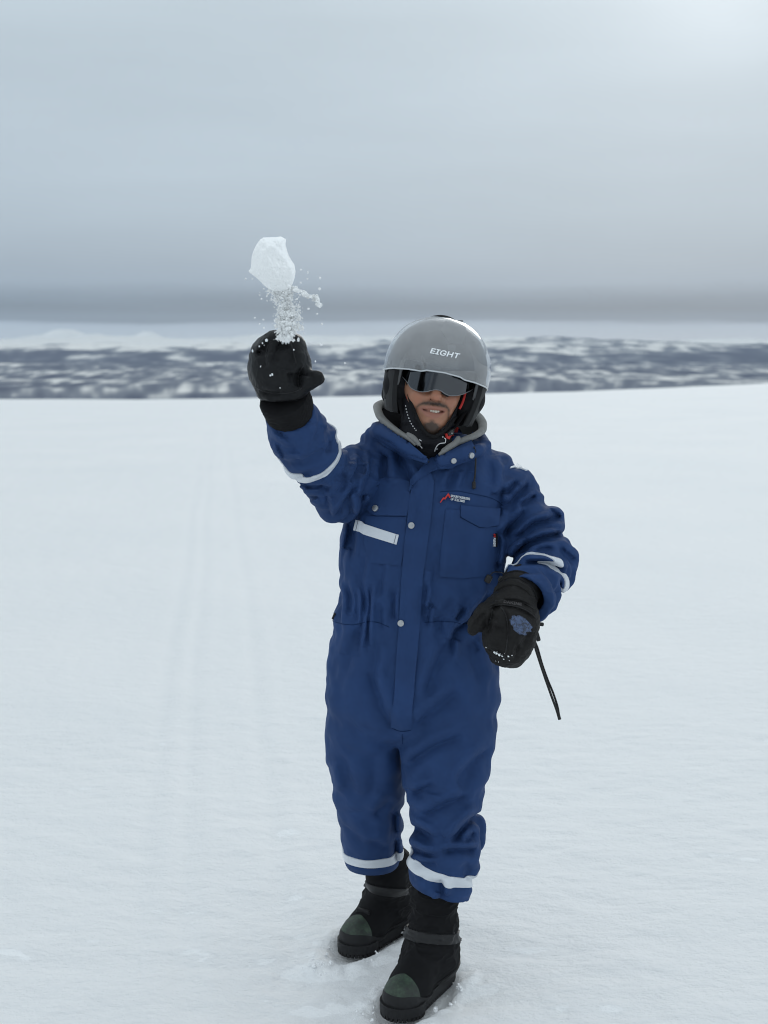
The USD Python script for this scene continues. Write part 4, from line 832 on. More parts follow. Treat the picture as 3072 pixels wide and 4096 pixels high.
# the black lower sides: trim skirts over the shell, and padding inside
for s in (-1, 1):
    for name, y0, y1, z0, z1, off, mat in (('side_skirt', -.072, .09, -.126, -.012, .003, dark_shell), ('edge_trim', -.082, -.052, -.124, -.016, .008, rubber), ('side_strip', -.035, -.012, -.100, -.016, .0065, rubber)):
        ys, zs = np.linspace(y0, y1, 22), np.linspace(z0, z1, 26); YY, ZZ = np.meshgrid(ys, zs, indexing='ij'); YY = YY + (.12 * (ZZ + .02) if name != 'side_skirt' else 0 * ZZ) * -1 * .6
        w = 1 - .14 * np.clip(-ZZ / .13, 0, 1.2) ** 2
        def face(o): return np.stack([s * (RX * w - .004 + o) * np.sqrt(np.clip(1 - (YY / (RY * w)) ** 2, .05, 1)), YY, ZZ], -1).reshape(-1, 3)
        a, b = face(off), face(off - .014); f = grid_faces(22, 26); N = len(a)
        i = np.arange(22) * 26; j = np.arange(26); edge = np.concatenate([j, i[1:] + 25, (21 * 26 + j[::-1])[1:], i[::-1][1:]]); e = np.stack([edge[:-1], edge[1:]], 1)
        f = np.vstack([f, f[:, ::-1] + N, np.stack([e[:, 0], e[:, 1], e[:, 0] + N], 1)[:, ::-1], np.stack([e[:, 1], e[:, 1] + N, e[:, 0] + N], 1)[:, ::-1]]); m = trimesh.Trimesh(hw(np.vstack([a, b])), f, process=False)
        if m.volume < 0: m.invert()
        obj(name, m, mat, helmet, smooth=40)
    pf = Field(HC + [-.17, -.16, -.20], HC + [.17, .16, .08], 0.004)
    c0 = hw([s * .096, -.045, -.030]); pf.chain([hw([s * .098, -.030, .005]), hw([s * .098, -.036, -.06]), hw([s * .094, -.030, -.105])], [.026, .030, .022], k=.01, inner=.02)
    pf.chain([hw([s * .100, .03, .0]), hw([s * .100, .035, -.09])], [.028, .026], k=.03); pf.chain([hw([s * .079, -.045, -.02]), hw([s * .080, -.040, -.075]), hw([s * .078, -.02, -.115])], [.017, .020, .016], k=.012)
    pv, pfa = pf.mesh(); obj('cheek_pad', (pv, pfa), black_cloth, helmet, smooth=True)
    obj('chin_strap', tube([hw([s * .085, -.055, -.09]), hw([s * .070, -.068, -.125]), hw([s * .045, -.085, -.155]), hw([s * .0, -.092, -.168])], .007, seg=10, flat=.35, resample=24), black_cloth, helmet)
    a = np.array([hw([s * .074, -.067, -.035]), hw([s * .073, -.073, -.06]), hw([s * .067, -.078, -.085])]); obj('red_piping', tube(a, .003, seg=8, resample=14), red, helmet)

def ell(rx, ry, rz, off=0.0):
    """Nearer point of the view ray with an ellipsoid round the helmet's centre (its lower half a cylinder of the same plan)."""
    def fn(u, v):
        d = ray(u, v) @ HM; o = (np.array([0, 0, CAM_H]) - HC) @ HM; s = np.array([1 / rx, 1 / ry, 1 / rz])
        res = None
        for zs in (s[2], 0.0):
            sc = np.array([s[0], s[1], zs]); A = ((d * sc) ** 2).sum(-1); B = (d * sc) @ (o * sc); C = ((o * sc) ** 2).sum() - 1
            t = (-B - np.sqrt(np.maximum(B * B - A * C, 0))) / A; p = o + d * t[..., None]
            if res is None: res, n = p, p * np.array([s[0], s[1], s[2]]) ** 2
            else:
                w = (res[..., 2] < 0)[..., None]; n = np.where(w, p * np.array([s[0], s[1], 0]) ** 2, n); res = np.where(w, p, res)
        n = n / np.linalg.norm(n, axis=-1, keepdims=True)
        return hw(res), n @ HM.T
    return fn
# the large smoked visor over the whole front
VX, VY, VZ = RX + .005, RY + .012, RZ + .004
def visor_pt(th, ph, o=0.0):
    z = (VZ + o) * np.sin(ph); c = np.where(ph > 0, np.cos(ph), 1.0)
    z = np.where(ph > 0, z, ph * .133)
    return np.stack([(VX + o) * np.sin(th) * c, -(VY + o) * np.cos(th) * c, z], -1)
th = np.radians(np.linspace(-104, 104, 120)); a = np.abs(th)
zlow = np.interp(np.degrees(a), [0, 18, 24, 38, 60, 80, 92, 104], [-.001, -.004, -.009, -.011, -.018, -.026, -.030, -.012])
ztop = np.interp(np.degrees(a), [0, 60, 90, 104], [.1325, .128, .098, .06])
def ph_of(z): return np.where(z > 0, np.arcsin(np.clip(z / VZ, -1, .9995)), z / .133)
rows = 50; g = np.linspace(0, 1, rows)[:, None]; PH = ph_of(zlow)[None] * (1 - g) + ph_of(ztop)[None] * g
o_, i_ = visor_pt(th[None] + 0 * PH, PH).reshape(-1, 3), visor_pt(th[None] + 0 * PH, PH, -.0022).reshape(-1, 3)
smoke = usdkit.material(stage, '/World/Looks/smoked_visor', {
    'g': ('geometry', {}), 'n': ('noise_texture', {'scale': 30.0, 'detail': 5.0, 'roughness': 0.7}), 'fr': ('rgb_ramp', {'ramp': [(0.35, (.30, .30, .30)), (0.75, (.42, .42, .42))]}),
    't': ('transparent_bsdf', {'color': (.62, .64, .66)}), 'd': ('diffuse_bsdf', {'color': (.30, .303, .31)}), 'm1': ('mix_closure', {}),
    'lw': ('layer_weight', {'blend': 0.42}), 'fm': ('math', {'math_type': 'multiply_add', 'value2': .85, 'value3': .04}), 'gl': ('glossy_bsdf', {'color': (.95, .97, 1), 'roughness': 0.06}), 'm2': ('mix_closure', {})},
    [('g.position', 'n.vector'), ('n.fac', 'fr.fac'), ('fr.color', 'm1.fac'), ('t.BSDF', 'm1.closure1'), ('d.BSDF', 'm1.closure2'), ('lw.fresnel', 'fm.value1'), ('fm.value', 'm2.fac'), ('m1.closure', 'm2.closure1'), ('gl.BSDF', 'm2.closure2')], surface='m2.closure')
obj('visor', (hw(o_), grid_faces(rows, 120)), smoke, helmet, smooth=True)
edge = hw(visor_pt(th, ph_of(zlow), -.0006)); obj('visor_edge', tube(edge, .0019, seg=8), principled('visor_edge_grey', (.50, .52, .54), .3, .5), helmet)
edge = hw(visor_pt(th, ph_of(ztop), -.0006)); obj('visor_edge', tube(edge, .0013, seg=8), principled('visor_edge_pale', (.45, .47, .49), .3, .5), helmet)
onto_visor = ell(VX, VY, VZ)
obj('lettering', lettering('EIGHT', (927.0, 762.3), (61.5, 12.2), (.40, -.92), 11.0, onto_visor, .0012, .0010, True, 64), principled('visor_white', (.82, .84, .86), .4, .3), helmet, smooth=False)
onto_shell = ell(RX - .004, RY - .004, RZ - .004)
hexa = [(954, 716), (970, 690), (990, 691), (1006, 717), (998, 737), (978, 741), (961, 733)]
obj('vent_cover', patch([(952, 715), (962, 694), (998, 694), (1007, 718), (997, 745), (970, 742)], onto_shell, .0035, .005, 2.5, puff=.0), principled('vent_grey', (.24, .245, .25), .35, .5), helmet, smooth=30)
obj('vent_slider', patch([(966, 746), (984, 748), (982, 760), (968, 757)], onto_shell, .003, .004, 1.5), principled('slider_grey', (.3, .31, .32), .3, .5), helmet, smooth=30)
# black vent on the crown
def crown(t): return hw(np.stack([t, 0.030 + 0 * t, (RZ - .004) * np.sqrt(1 - (t / RX) ** 2 - (.03 / RY) ** 2)], -1))
q = crown(np.linspace(-.060, .045, 20)); obj('crown_vent', tube(q + HZ * -.0045, .010 * np.sin(np.linspace(.25, math.pi - .25, 20)), seg=12, flat=1.6), dark_shell, helmet)
# dark drop-down sun shield, and the sunglasses behind it
dark_lens = usdkit.material(stage, '/World/Looks/dark_shield', {'t': ('transparent_bsdf', {'color': (.10, .105, .11)}), 'p': ('principled_bsdf', {'base_color': (.115, .12, .13), 'metallic': 1.0, 'roughness': 0.09}), 'm': ('mix_closure', {'fac': .78})}, [('t.BSDF', 'm.closure1'), ('p.BSDF', 'm.closure2')], surface='m.closure')
SH = [(852, 786), (858, 797), (867, 811), (879, 825), (888, 838), (900, 844), (912, 846.5), (921, 846), (931, 843.5), (941, 842), (951, 843.5), (957, 847.5), (963, 851.5), (974, 855), (986, 854.5), (998, 852), (1010, 847), (1021, 841), (1028, 834), (1033, 826), (1036, 812), (1030, 795), (995, 780), (950, 772), (900, 775)]
onto_shield = ell(.104, .128, .3)
obj('sun_shield', patch(SH, onto_shield, 0.0, .002, 3.0), dark_lens, helmet, smooth=40)
q = np.array(SH[1:20], float); p, n = onto_shield(q[:, 0], q[:, 1]); obj('shield_edge', tube(p, .0010, seg=6, resample=70), principled('shield_edge_grey', (.22, .225, .235), .3, .5), helmet)
glass = usdkit.material(stage, '/World/Looks/black_glass', {'p': ('principled_bsdf', {'base_color': (.004, .004, .005), 'roughness': .06, 'specular_ior_level': .45})}, [], surface='p.BSDF')
specs = UsdGeom.Xform.Define(stage, str(person.GetPath()) + '/sunglasses').GetPrim()
def on_face(lift):
    base = march(hf, 3.45, 3.75, .003)
    def fn(u, v):
        d = ray(u, v) @ FM; o = (np.array([0, 0, CAM_H]) - MOUTH) @ FM
        c = np.array([0, .085, .06]); s = np.array([1 / .082, 1 / (.094 + lift), 1 / .35]); A = ((d * s) ** 2).sum(-1); B = ((d * s) * ((o - c) * s)).sum(-1); C = (((o - c) * s) ** 2).sum() - 1
        t = (-B - np.sqrt(np.maximum(B * B - A * C, 0))) / A; p = o + d * t[..., None]; n = (p - c) * s * s; n /= np.linalg.norm(n, axis=-1, keepdims=True)
        return MOUTH + p @ FM.T, n @ FM.T
    return fn
of = on_face(.002)
for poly in ([(886, 806), (900, 803), (922, 806), (932, 814), (930, 832), (921, 843), (907, 845), (893, 838), (886, 824)], [(948, 814), (962, 808), (986, 810), (1003, 818), (1003, 840), (999, 853), (985, 857.5), (967, 855), (955, 848), (949, 834)]):
    obj('lens', patch(poly, of, 0, .002, 2.5), glass, specs, smooth=40)
a = np.array([(930, 820), (940, 816), (949, 820)], float); p, n = of(a[:, 0], a[:, 1]); obj('bridge', tube(p, .0022, seg=8, resample=10), plastic, specs)
a = np.array([(955, 848.5), (967, 856), (985, 858.5), (999, 854), (1003.5, 840)], float); p, n = of(a[:, 0], a[:, 1]); obj('lens_rim', tube(p, .0022, seg=8, resample=24), plastic, specs)
for s in (-1, 1): obj('temple', tube([fw(s * .066, .02, .072), fw(s * .079, .05, .075), fw(s * .081, .11, .07)], .0025, seg=8, resample=12), plastic, specs)
# ---------------------------------------------------------------- mittens
def wrinkle(v, f, amp, scale, seed):
    vn = np.array(trimesh.Trimesh(v, f, process=False).vertex_normals); n = np.abs(meshkit.noise(v * np.array(scale), seed) * 2 - 1); n2 = np.abs(meshkit.noise(v * np.array(scale) * 2.3, seed + 4) * 2 - 1)
    return v + vn * (amp * (0.5 - np.sqrt(n)) + .5 * amp * (.5 - np.sqrt(n2)))[:, None]
# raised mitten, palm forward, fingertips curled round the last of the snow
YM = 3.29
gf = Field(P(515, 700, YM) + [0, -.14, -.24], P(725, 700, YM) + [0, .12, .05], 0.0026)
gf.chain([P(603, 842, YM), P(596, 795, YM), P(600, 768, YM - .005)], [.050, .0585, .052], inner=.02)
gf.chain([P(612, 840, YM), P(626, 790, YM - .01), P(628, 755, YM - .012)], [.046, .044, .034], k=.03, inner=.02)
gf.chain([P(568, 800, YM + .02), P(575, 762, YM + .01), P(592, 737, YM - .02), P(600, 727, YM - .035)], [.033, .031, .019, .011], k=.02, inner=.01)        # little-finger side fold
gf.chain([P(628, 765, YM + .01), P(634, 745, YM - .01), P(632, 731, YM - .03)], [.030, .020, .011], k=.014, inner=.01)
gf.chain([P(603, 770, YM + .03), P(612, 748, YM + .03), P(616, 735, YM + .02)], [.04, .032, .012], k=.02)
gf.chain([P(638, 832, YM - .015), P(664, 823, YM - .03), P(683, 817, YM - .04)], [.032, .0215, .0185], k=.018, inner=.01)                                # thumb
gf.cut(lambda X, Y, Z: chain_d(X, Y, Z, np.array([P(617, 722, YM - .05), P(615, 742, YM - .045)]), [.012, .010]), k=.01)
fd = Folds(); L = fd.line
L([(560, 842), (590, 850), (615, 849)], 5, .006, ends=.3); L([(555, 770), (568, 752), (590, 735)], 6, .006); L([(655, 792), (645, 815), (650, 840)], 8, .010); L([(604, 735), (598, 760), (590, 790)], 10, .006); L([(630, 745), (632, 790), (622, 830)], 9, .005)
L([(578, 745), (572, 775), (575, 800)], 7, .005)
gf.cut(lambda X, Y, Z: Z - P(600, 866, YM)[2] + 0 * X + 0 * Y, k=.012)
apply_folds(gf, fd, lambda p: YM + 0 * p[:, 0], soft=.06, noise=.0022, nscale=(26, 26, 20), seed=23)
gv, gfa = gf.mesh(); gv = relax(gv, gfa, 3); gv = wrinkle(gv, gfa, .0016, (75, 75, 55), 91)
mitt = obj('mitten', (gv, gfa), leather, person, smooth=True, label='raised leather mitten with palm facing forward')
c0, c1 = P(613, 858, 3.292), P(633, 906, 3.345)
t = np.linspace(0, 1, 40); rib = tube(c0 + (c1 - c0) * t[:, None], np.interp(t, [0, .12, .5, 1], [.056, .061, .060, .053]), seg=72)
v, f = rib; r_ = trimesh.Trimesh(v, f, process=False).vertex_normals; ang = np.arctan2(v[:, 1] - c0[1], v[:, 0] - c0[0]); v = v + r_ * (.0011 * np.cos(36 * ang) + .0035 * (meshkit.noise(v * [18, 18, 60], 44) - .5))[:, None]
obj('knit_cuff', (v, f), black_knit, mitt, smooth=True)
rng = np.random.default_rng(5)
def crust(onto, spots, name, parent, mat, lift=.0):
    for (u, v, r) in spots:
        r *= .75
        p, n = onto(np.array([u]), np.array([v])); m = trimesh.creation.icosphere(subdivisions=2, radius=1.0); q = np.array(m.vertices); q = q * (1 + 1.1 * (meshkit.noise(q * 2.3 + u + v, 3) - .5))[:, None]
        M = frame(np.cross(n[0], [0.1, 0, 1.0]), n[0]); M = np.stack([M[:, 0], M[:, 1], n[0]], 1)
        obj(name, ((q * [r, r * rng.uniform(.6, 1), r * .45]) @ M.T + p[0] + n[0] * lift, np.array(m.faces)), mat, parent, smooth=True)
onto_g = march(gf, 3.1, 3.45, .003)
crust(onto_g, [(576, 735, .0045), (571, 745, .003), (546, 758, .005), (563, 792, .003), (588, 809, .0042), (584, 811, .0028), (634, 756, .003), (611, 739, .006), (618, 739, .006), (624, 739, .005), (605, 838, .002), (567, 741, .003), (560, 748, .0028)], 'snow_crust', mitt, snow_lump)

def glove_seam(pts, onto, parent, r=.0012):
    a = np.array(pts, float); t = np.linspace(0, len(a) - 1, 12 * len(a)); a = np.stack([PchipInterpolator(np.arange(len(a)), a[:, i])(t) for i in (0, 1)], 1); p, n = onto(a[:, 0], a[:, 1]); obj('seam', tube(p + n * .0004, r, seg=6), plastic, parent)
for q in ([(552, 836), (575, 846), (600, 850), (628, 848), (652, 838)], [(655, 790), (646, 806), (643, 824), (650, 842)], [(586, 738), (578, 752), (574, 772)], [(628, 740), (634, 760), (640, 785)]): glove_seam(q, onto_g, mitt)
# lowered mitten, back of the hand to the camera
YL = 3.385
lf = Field(P(985, 1240, YL) + [0, -.13, -.33], P(1215, 1240, YL) + [0, .15, .05], 0.0026)
lf.chain([P(1112, 1300, YL + .03), P(1103, 1345, YL), P(1098, 1392, YL - .01), P(1100, 1405, YL - .005)], [.050, .0585, .050, .036], inner=.025)
lf.chain([P(1085, 1330, YL), P(1078, 1375, YL - .005), P(1084, 1408, YL)], [.040, .032, .026], k=.025, inner=.01); lf.chain([P(1130, 1340, YL), P(1124, 1385, YL - .005), P(1112, 1412, YL)], [.036, .030, .023], k=.025, inner=.01)
lf.chain([P(1078, 1306, YL + .005), P(1048, 1322, YL - .01), P(1027, 1348, YL - .022), P(1020, 1362, YL - .027)], [.028, .0215, .0185, .0125], k=.014, inner=.008)   # thumb
fe = Folds(); L = fe.line
L([(1062, 1318), (1072, 1310), (1082, 1312)], 4, .007); L([(1065, 1318), (1060, 1340), (1056, 1370)], 4.5, .007); L([(1082, 1314), (1096, 1335), (1098, 1365), (1096, 1390)], 4, .005); L([(1055, 1344), (1075, 1355), (1095, 1360)], 3.5, .003)
L([(1072, 1308), (1100, 1310), (1140, 1325), (1158, 1340)], 3, .004); L([(1078, 1297), (1110, 1297), (1150, 1315)], 3, .004); L([(1050, 1400), (1070, 1405), (1095, 1412)], 4, .004); L([(1130, 1400), (1136, 1375), (1150, 1360)], 6, .004); L([(1112, 1425), (1116, 1405), (1122, 1390)], 5, .005)
L([(1020, 1360), (1035, 1335), (1055, 1318)], 3, .003)
apply_folds(lf, fe, lambda p: YL + 0 * p[:, 0], soft=.06, noise=.0032, nscale=(24, 24, 24), seed=33)
lv, lfa = lf.mesh(); lv = relax(lv, lfa, 3); lv = wrinkle(lv, lfa, .0020, (70, 70, 70), 92)
mitt2 = obj('mitten', (lv, lfa), glove_black, person, smooth=True, label='lowered fabric mitten with a blue printed patch')
onto_l = march(lf, 3.2, 3.55, .003)
w0, w1 = P(1108, 1302, 3.405), P(1130, 1258, 3.50); t = np.linspace(0, 1, 50)
g = tube(w0 + (w1 - w0) * t[:, None], np.interp(t, [0, .1, .22, .30, .42, .55, .62, .8, 1], [.050, .056, .053, .048, .054, .055, .049, .052, .050]), seg=64); v, f = g; v = wrinkle(v, f, .005, (28, 28, 40), 51)
obj('gauntlet', (v, f), glove_black, mitt2, smooth=True)
for t0, r in ((.27, .0505), (.60, .0515)):
    c = w0 + (w1 - w0) * t0; d = (w1 - w0) / np.linalg.norm(w1 - w0); M = frame(d); a = np.linspace(0, 2 * np.pi, 41)[:-1]
    ring_ = np.vstack([c + (r) * (np.cos(a)[:, None] * M[:, 0] + np.sin(a)[:, None] * M[:, 2])] * 1); ring_ = np.vstack([ring_, ring_[:1]])
    obj('wrist_strap', tube(ring_, .0045, seg=8), black_knit, mitt2)
blot = [(1102 + 0, 1338), (1108, 1331), (1118, 1330), (1126, 1332), (1135, 1337), (1144, 1347), (1150, 1355), (1148, 1362), (1138, 1367), (1130, 1371), (1120, 1369), (1110, 1361), (1105, 1350)]
bp = np.array(sg.Polygon(blot).segmentize(1.5).exterior.coords)[:-1]; bp = bp + (meshkit.noise(np.stack([bp[:, 0] * .35, bp[:, 1] * .35, 0 * bp[:, 0]], 1), 3)[:, None] - .5) * 5
blue_print = usdkit.material(stage, '/World/Looks/worn_blue_print', {'g': ('geometry', {}), 'n': ('noise_texture', {'scale': 150.0, 'detail': 5.0, 'roughness': .75}), 'r': ('rgb_ramp', {'ramp': [(.40, (.018, .019, .025)), (.52, (.05, .08, .16)), (.75, (.085, .125, .23))]}), 'p': ('principled_bsdf', {'roughness': .6})}, [('g.position', 'n.vector'), ('n.fac', 'r.fac'), ('r.color', 'p.base_color')], surface='p.BSDF')
obj('printed_patch', patch(bp, onto_l, .0012, .003, 2.0), blue_print, mitt2, smooth=True)
obj('lettering', lettering('DAKINE', (1087, 1302), (40, 6.5), (.1, -1), 5.0, onto_l, .0012, .002, True, 40), principled('dim_print', (.075, .07, .072), .6), mitt2, smooth=False)
crust(onto_l, [(1068, 1409, .0035), (1073, 1411, .004), (1079, 1414, .004), (1085, 1417, .0035), (1063, 1404, .002), (1098, 1418, .003), (1094, 1421, .002), (1088, 1424, .0025), (1100, 1427, .002), (1050, 1399, .002), (1071, 1428, .0018), (1077, 1430, .0018), (1106, 1416, .0018), (1090, 1412, .0018)], 'snow_crust', mitt2, snow_lump)
for q in ([(1060, 1312), (1080, 1306), (1110, 1309), (1140, 1320), (1158, 1336)], [(1082, 1312), (1094, 1332), (1098, 1360), (1095, 1392), (1090, 1418)], [(1064, 1316), (1060, 1335), (1056, 1360)], [(1070, 1299), (1110, 1296), (1154, 1316)], [(1052, 1398), (1075, 1410), (1100, 1424)]): glove_seam(q, onto_l, mitt2)
# pull cord with toggle, hanging from the cuff
cordm = principled('black_cord', (.012, .012, .013), .6)
A = [P(1160, 1330, 3.42), P(1158, 1352, 3.42), P(1150, 1375, 3.43), P(1156, 1398, 3.44), P(1166, 1430, 3.445), P(1178, 1466, 3.45), P(1190, 1500, 3.45), P(1203, 1536, 3.452), P(1207, 1549, 3.452)]
B = [P(1160, 1345, 3.435), P(1155, 1378, 3.437), P(1162, 1402, 3.45), P(1171, 1434, 3.455), P(1183, 1468, 3.455), P(1196, 1500, 3.456), P(1206, 1534, 3.455), P(1208, 1549, 3.454)]
obj('pull_cord', tube(A, .0031, seg=8, resample=70), cordm, mitt2); obj('pull_cord', tube(B, .0027, seg=8, resample=70), cordm, mitt2)
obj('cord_end', tube([P(1206, 1543, 3.452), P(1209, 1554, 3.452)], .0042, seg=10), plastic, mitt2)
obj('cord_toggle', rounded_box((.011, .011, .023), .003, frame((0, 1, 0), (-.3, 0, 1)), P(1161, 1375, 3.425)), plastic, mitt2)
obj('cuff_buckle', rounded_box((.034, .008, .009), .003, frame((0, 1, 0), (.15, 0, 1)), P(1160, 1347, 3.415)), plastic, mitt2)
obj('cuff_clip', rounded_box((.012, .010, .014), .003, frame((0, 1, 0), (.5, 0, 1)), P(1082, 1251, 3.455)), plastic, mitt2); obj('cuff_clip', rounded_box((.020, .010, .013), .003, frame((0, 1, 0), (-.3, 0, 1)), P(1098, 1250, 3.448)), plastic, mitt2)

# ---------------------------------------------------------------- boots
boot_fabric = cloth('boot_fabric', (0.0085, 0.0085, 0.0095), 600, .5, .8, .15)
toe_green = usdkit.material(stage, '/World/Looks/worn_green_toe', {'g': ('geometry', {}), 'n': ('noise_texture', {'scale': 45.0, 'detail': 5.0, 'roughness': .7}), 'r': ('rgb_ramp', {'ramp': [(.32, (.010, .010, .011)), (.5, (.016, .028, .018)), (.72, (.036, .070, .040))]}), 'p': ('principled_bsdf', {'roughness': .55})}, [('g.position', 'n.vector'), ('n.fac', 'r.fac'), ('r.color', 'p.base_color')], surface='p.BSDF')
strap_mat = principled('strap_webbing', (.013, .013, .014), .5, .3, bump=(500, .4, .001))
def boot(toe, yaw, leg_top, lean, label, buckle_side):
    f = np.array([math.sin(yaw), math.cos(yaw), 0]); s = np.array([f[1], -f[0], 0]); up = np.array([0, 0, 1.0]); B = np.stack([s, f, up], 1)      # side, heel to toe, up
    g0 = float(snow_z(np.array(toe[0]), np.array(toe[1]))) - .012; A = np.array([toe[0], toe[1], g0]) - f * .250                                    # under the ankle
    w = lambda x, y, z: A + B @ np.array([x, y, z])
    bf_ = Field(A + [-.30, -.30, .0], A + [.30, .30, .42], 0.003); ch = bf_.chain
    ch([w(0, -.030, .078), w(0, .02, .085)], [.050, .052]); ch([w(0, .02, .09), w(0, .085, .078), w(0, .135, .062)], [.054, .050, .046], k=.045, inner=.02)
    ch([w(-.010, .14, .052), w(-.008, .190, .046)], [.044, .038], k=.03); ch([w(.014, .135, .051), w(.010, .186, .045)], [.043, .037], k=.03)
    top = np.asarray(leg_top); ch([w(0, -.004, .085), .5 * (w(0, -.004, .10) + top), top, top + (0, 0, .045)], [.059, .060, .060, .060], k=.06, inner=.02)
    bf_.cut(lambda X, Y, Z: (Z - A[2] - .030 + 0 * X + 0 * Y))
    v, fa = bf_.mesh(); q = (v - A) @ B; wr = wrinkle(v, fa, .011, (17, 17, 26), 61 + buckle_side); k = smoothstep(.16, .07, q[:, 1]) if False else (1 - smoothstep(.07, .15, q[:, 1])) * smoothstep(.05, .10, q[:, 2]); v2 = v + (wr - v) * k[:, None]
    bo = obj('boot', (v2, fa), boot_fabric, person, smooth=True, label=label)
    # rubber foxing round the foot and green toe panel
    def skin_part(keep, off, name, mat, lab=None):
        t = v[fa]; cq = (t.mean(1) - A) @ B; kf = fa[keep(cq)]; vn = np.array(trimesh.Trimesh(v, fa, process=False).vertex_normals); uq, inv = np.unique(kf, return_inverse=True)
        V = v[uq] + vn[uq] * off; K_ = inv.reshape(-1, 3); e = np.vstack([K_[:, [0, 1]], K_[:, [1, 2]], K_[:, [2, 0]]]); _, first, cnt = np.unique(np.sort(e, 1), axis=0, return_index=True, return_counts=True); b = e[first[cnt == 1]]
        # smooth the border
        for _ in range(6):
            acc = np.zeros_like(V); c_ = np.zeros(len(V)); np.add.at(acc, b[:, 0], V[b[:, 1]]); np.add.at(acc, b[:, 1], V[b[:, 0]]); np.add.at(c_, b[:, 0], 1); np.add.at(c_, b[:, 1], 1); m_ = c_ > 0; V[m_] = .5 * V[m_] + .5 * acc[m_] / c_[m_, None]
        lowv = V - vn[uq] * (off + .002); N = len(V)
        return obj(name, (np.vstack([V, lowv]), np.vstack([K_, np.stack([b[:, 0], b[:, 0] + N, b[:, 1]], 1), np.stack([b[:, 1], b[:, 0] + N, b[:, 1] + N], 1)])), mat, bo, smooth=40, label=lab)
    skin_part(lambda c: (c[:, 2] < .062 - .022 * smoothstep(.0, .10, c[:, 1]) + .024 * smoothstep(.14, .22, c[:, 1])) , .0045, 'rubber_foxing', rubber)
    skin_part(lambda c: (c[:, 1] > .172 + .25 * np.abs(c[:, 0])) & (c[:, 2] > .052) & (c[:, 2] < .125) , .0035, 'toe_panel', toe_green, 'worn green toe panel')
    # sole with notched tread
    outl = sg.LineString([(0, -.034), (0, .02), (.002, .09), (.002, .190)]).buffer(.052).union(sg.Point(.002, .180).buffer(.0595)).buffer(.01).buffer(-.01)
    sole = trimesh.creation.extrude_polygon(outl, .026, engine='earcut'); sole.apply_translation([0, 0, .010]); parts = [(np.array(sole.vertices), np.array(sole.faces))]
    per = outl.exterior; n = int(per.length / .0125)
    for i in range(n):
        p = np.array(per.interpolate((i + .5) / n, normalized=True).coords[0]); d = np.array(per.interpolate((i + .51) / n, normalized=True).coords[0]) - p; d /= np.linalg.norm(d); nn = np.array([d[1], -d[0]]); nn = nn if nn @ (p - np.array([0, .075])) < 0 else -nn; nn = -nn
        M = np.array([[d[0], nn[0], 0], [d[1], nn[1], 0], [0, 0, 1.0]]); b = trimesh.creation.box(extents=[.0090, .016, .018]); parts.append((np.array(b.vertices) @ M.T + [p[0] - nn[0] * .0088, p[1] - nn[1] * .0088, .009], np.array(b.faces)))
    V, F_ = join(*parts); obj('sole', (V @ B.T + A, F_), rubber, bo, smooth=30)
    # ankle strap and buckle
    c = w(0, .012, .148); nrm = up * .95 - f * .22; nrm /= np.linalg.norm(nrm)
    m = trimesh.Trimesh(v2 + np.array(trimesh.Trimesh(v2, fa, process=False).vertex_normals) * .004, fa, process=False).slice_plane(c - nrm * .013, nrm).slice_plane(c + nrm * .013, -nrm); m.merge_vertices()
    e = np.array(m.edges); _, first, cnt = np.unique(np.sort(e, 1), axis=0, return_index=True, return_counts=True); b = e[first[cnt == 1]]; V = np.array(m.vertices); vn = np.array(m.vertex_normals); N = len(V)
    obj('ankle_strap', (np.vstack([V, V - vn * .005]), np.vstack([m.faces, np.stack([b[:, 0], b[:, 0] + N, b[:, 1]], 1), np.stack([b[:, 1], b[:, 0] + N, b[:, 1] + N], 1)])), strap_mat, bo, smooth=40)
    onto_b = march(bf_, A[1] - .32, A[1] + .32, .004)
    return bo, onto_b, A, B, w
b1, onto_b1, A1, B1, w1_ = boot(BOOTS[0][0], BOOTS[0][1], P(938, 1930, 3.665), 0, 'front black overboot with strap and green toe', 1)
obj('strap_loop', rounded_box((.022, .012, .030), .004, frame(B1[:, 0], (0, 0, 1)), w1_(-.064, .014, .150)), plastic, b1)
obj('strap_buckle', rounded_box((.026, .012, .034), .005, frame(B1[:, 0], (0, 0, 1)), w1_(.061, .022, .150)), plastic, b1)
b2, onto_b2, A2, B2, w2_ = boot(BOOTS[1][0], BOOTS[1][1], P(838, 1890, 3.935), 0, 'rear black overboot with side buckle and green toe', 2)
pale_metal = principled('worn_buckle', (.16, .165, .17), .35, .5)
obj('strap_buckle', rounded_box((.030, .010, .034), .004, frame(B2[:, 0], (0, 0, 1)), w2_(-.063, .004, .135)), pale_metal, b2)
obj('strap_end', rounded_box((.018, .006, .030), .003, frame(B2[:, 0] + .5 * B2[:, 1], (0, 0, 1)), w2_(-.050, .075, .095)), pale_metal, b2)
obj('toe_loop', rounded_box((.045, .012, .030), .004, frame(B2[:, 1], (0, 0, 1)), w2_(0, .155, .098)), rubber, b2)

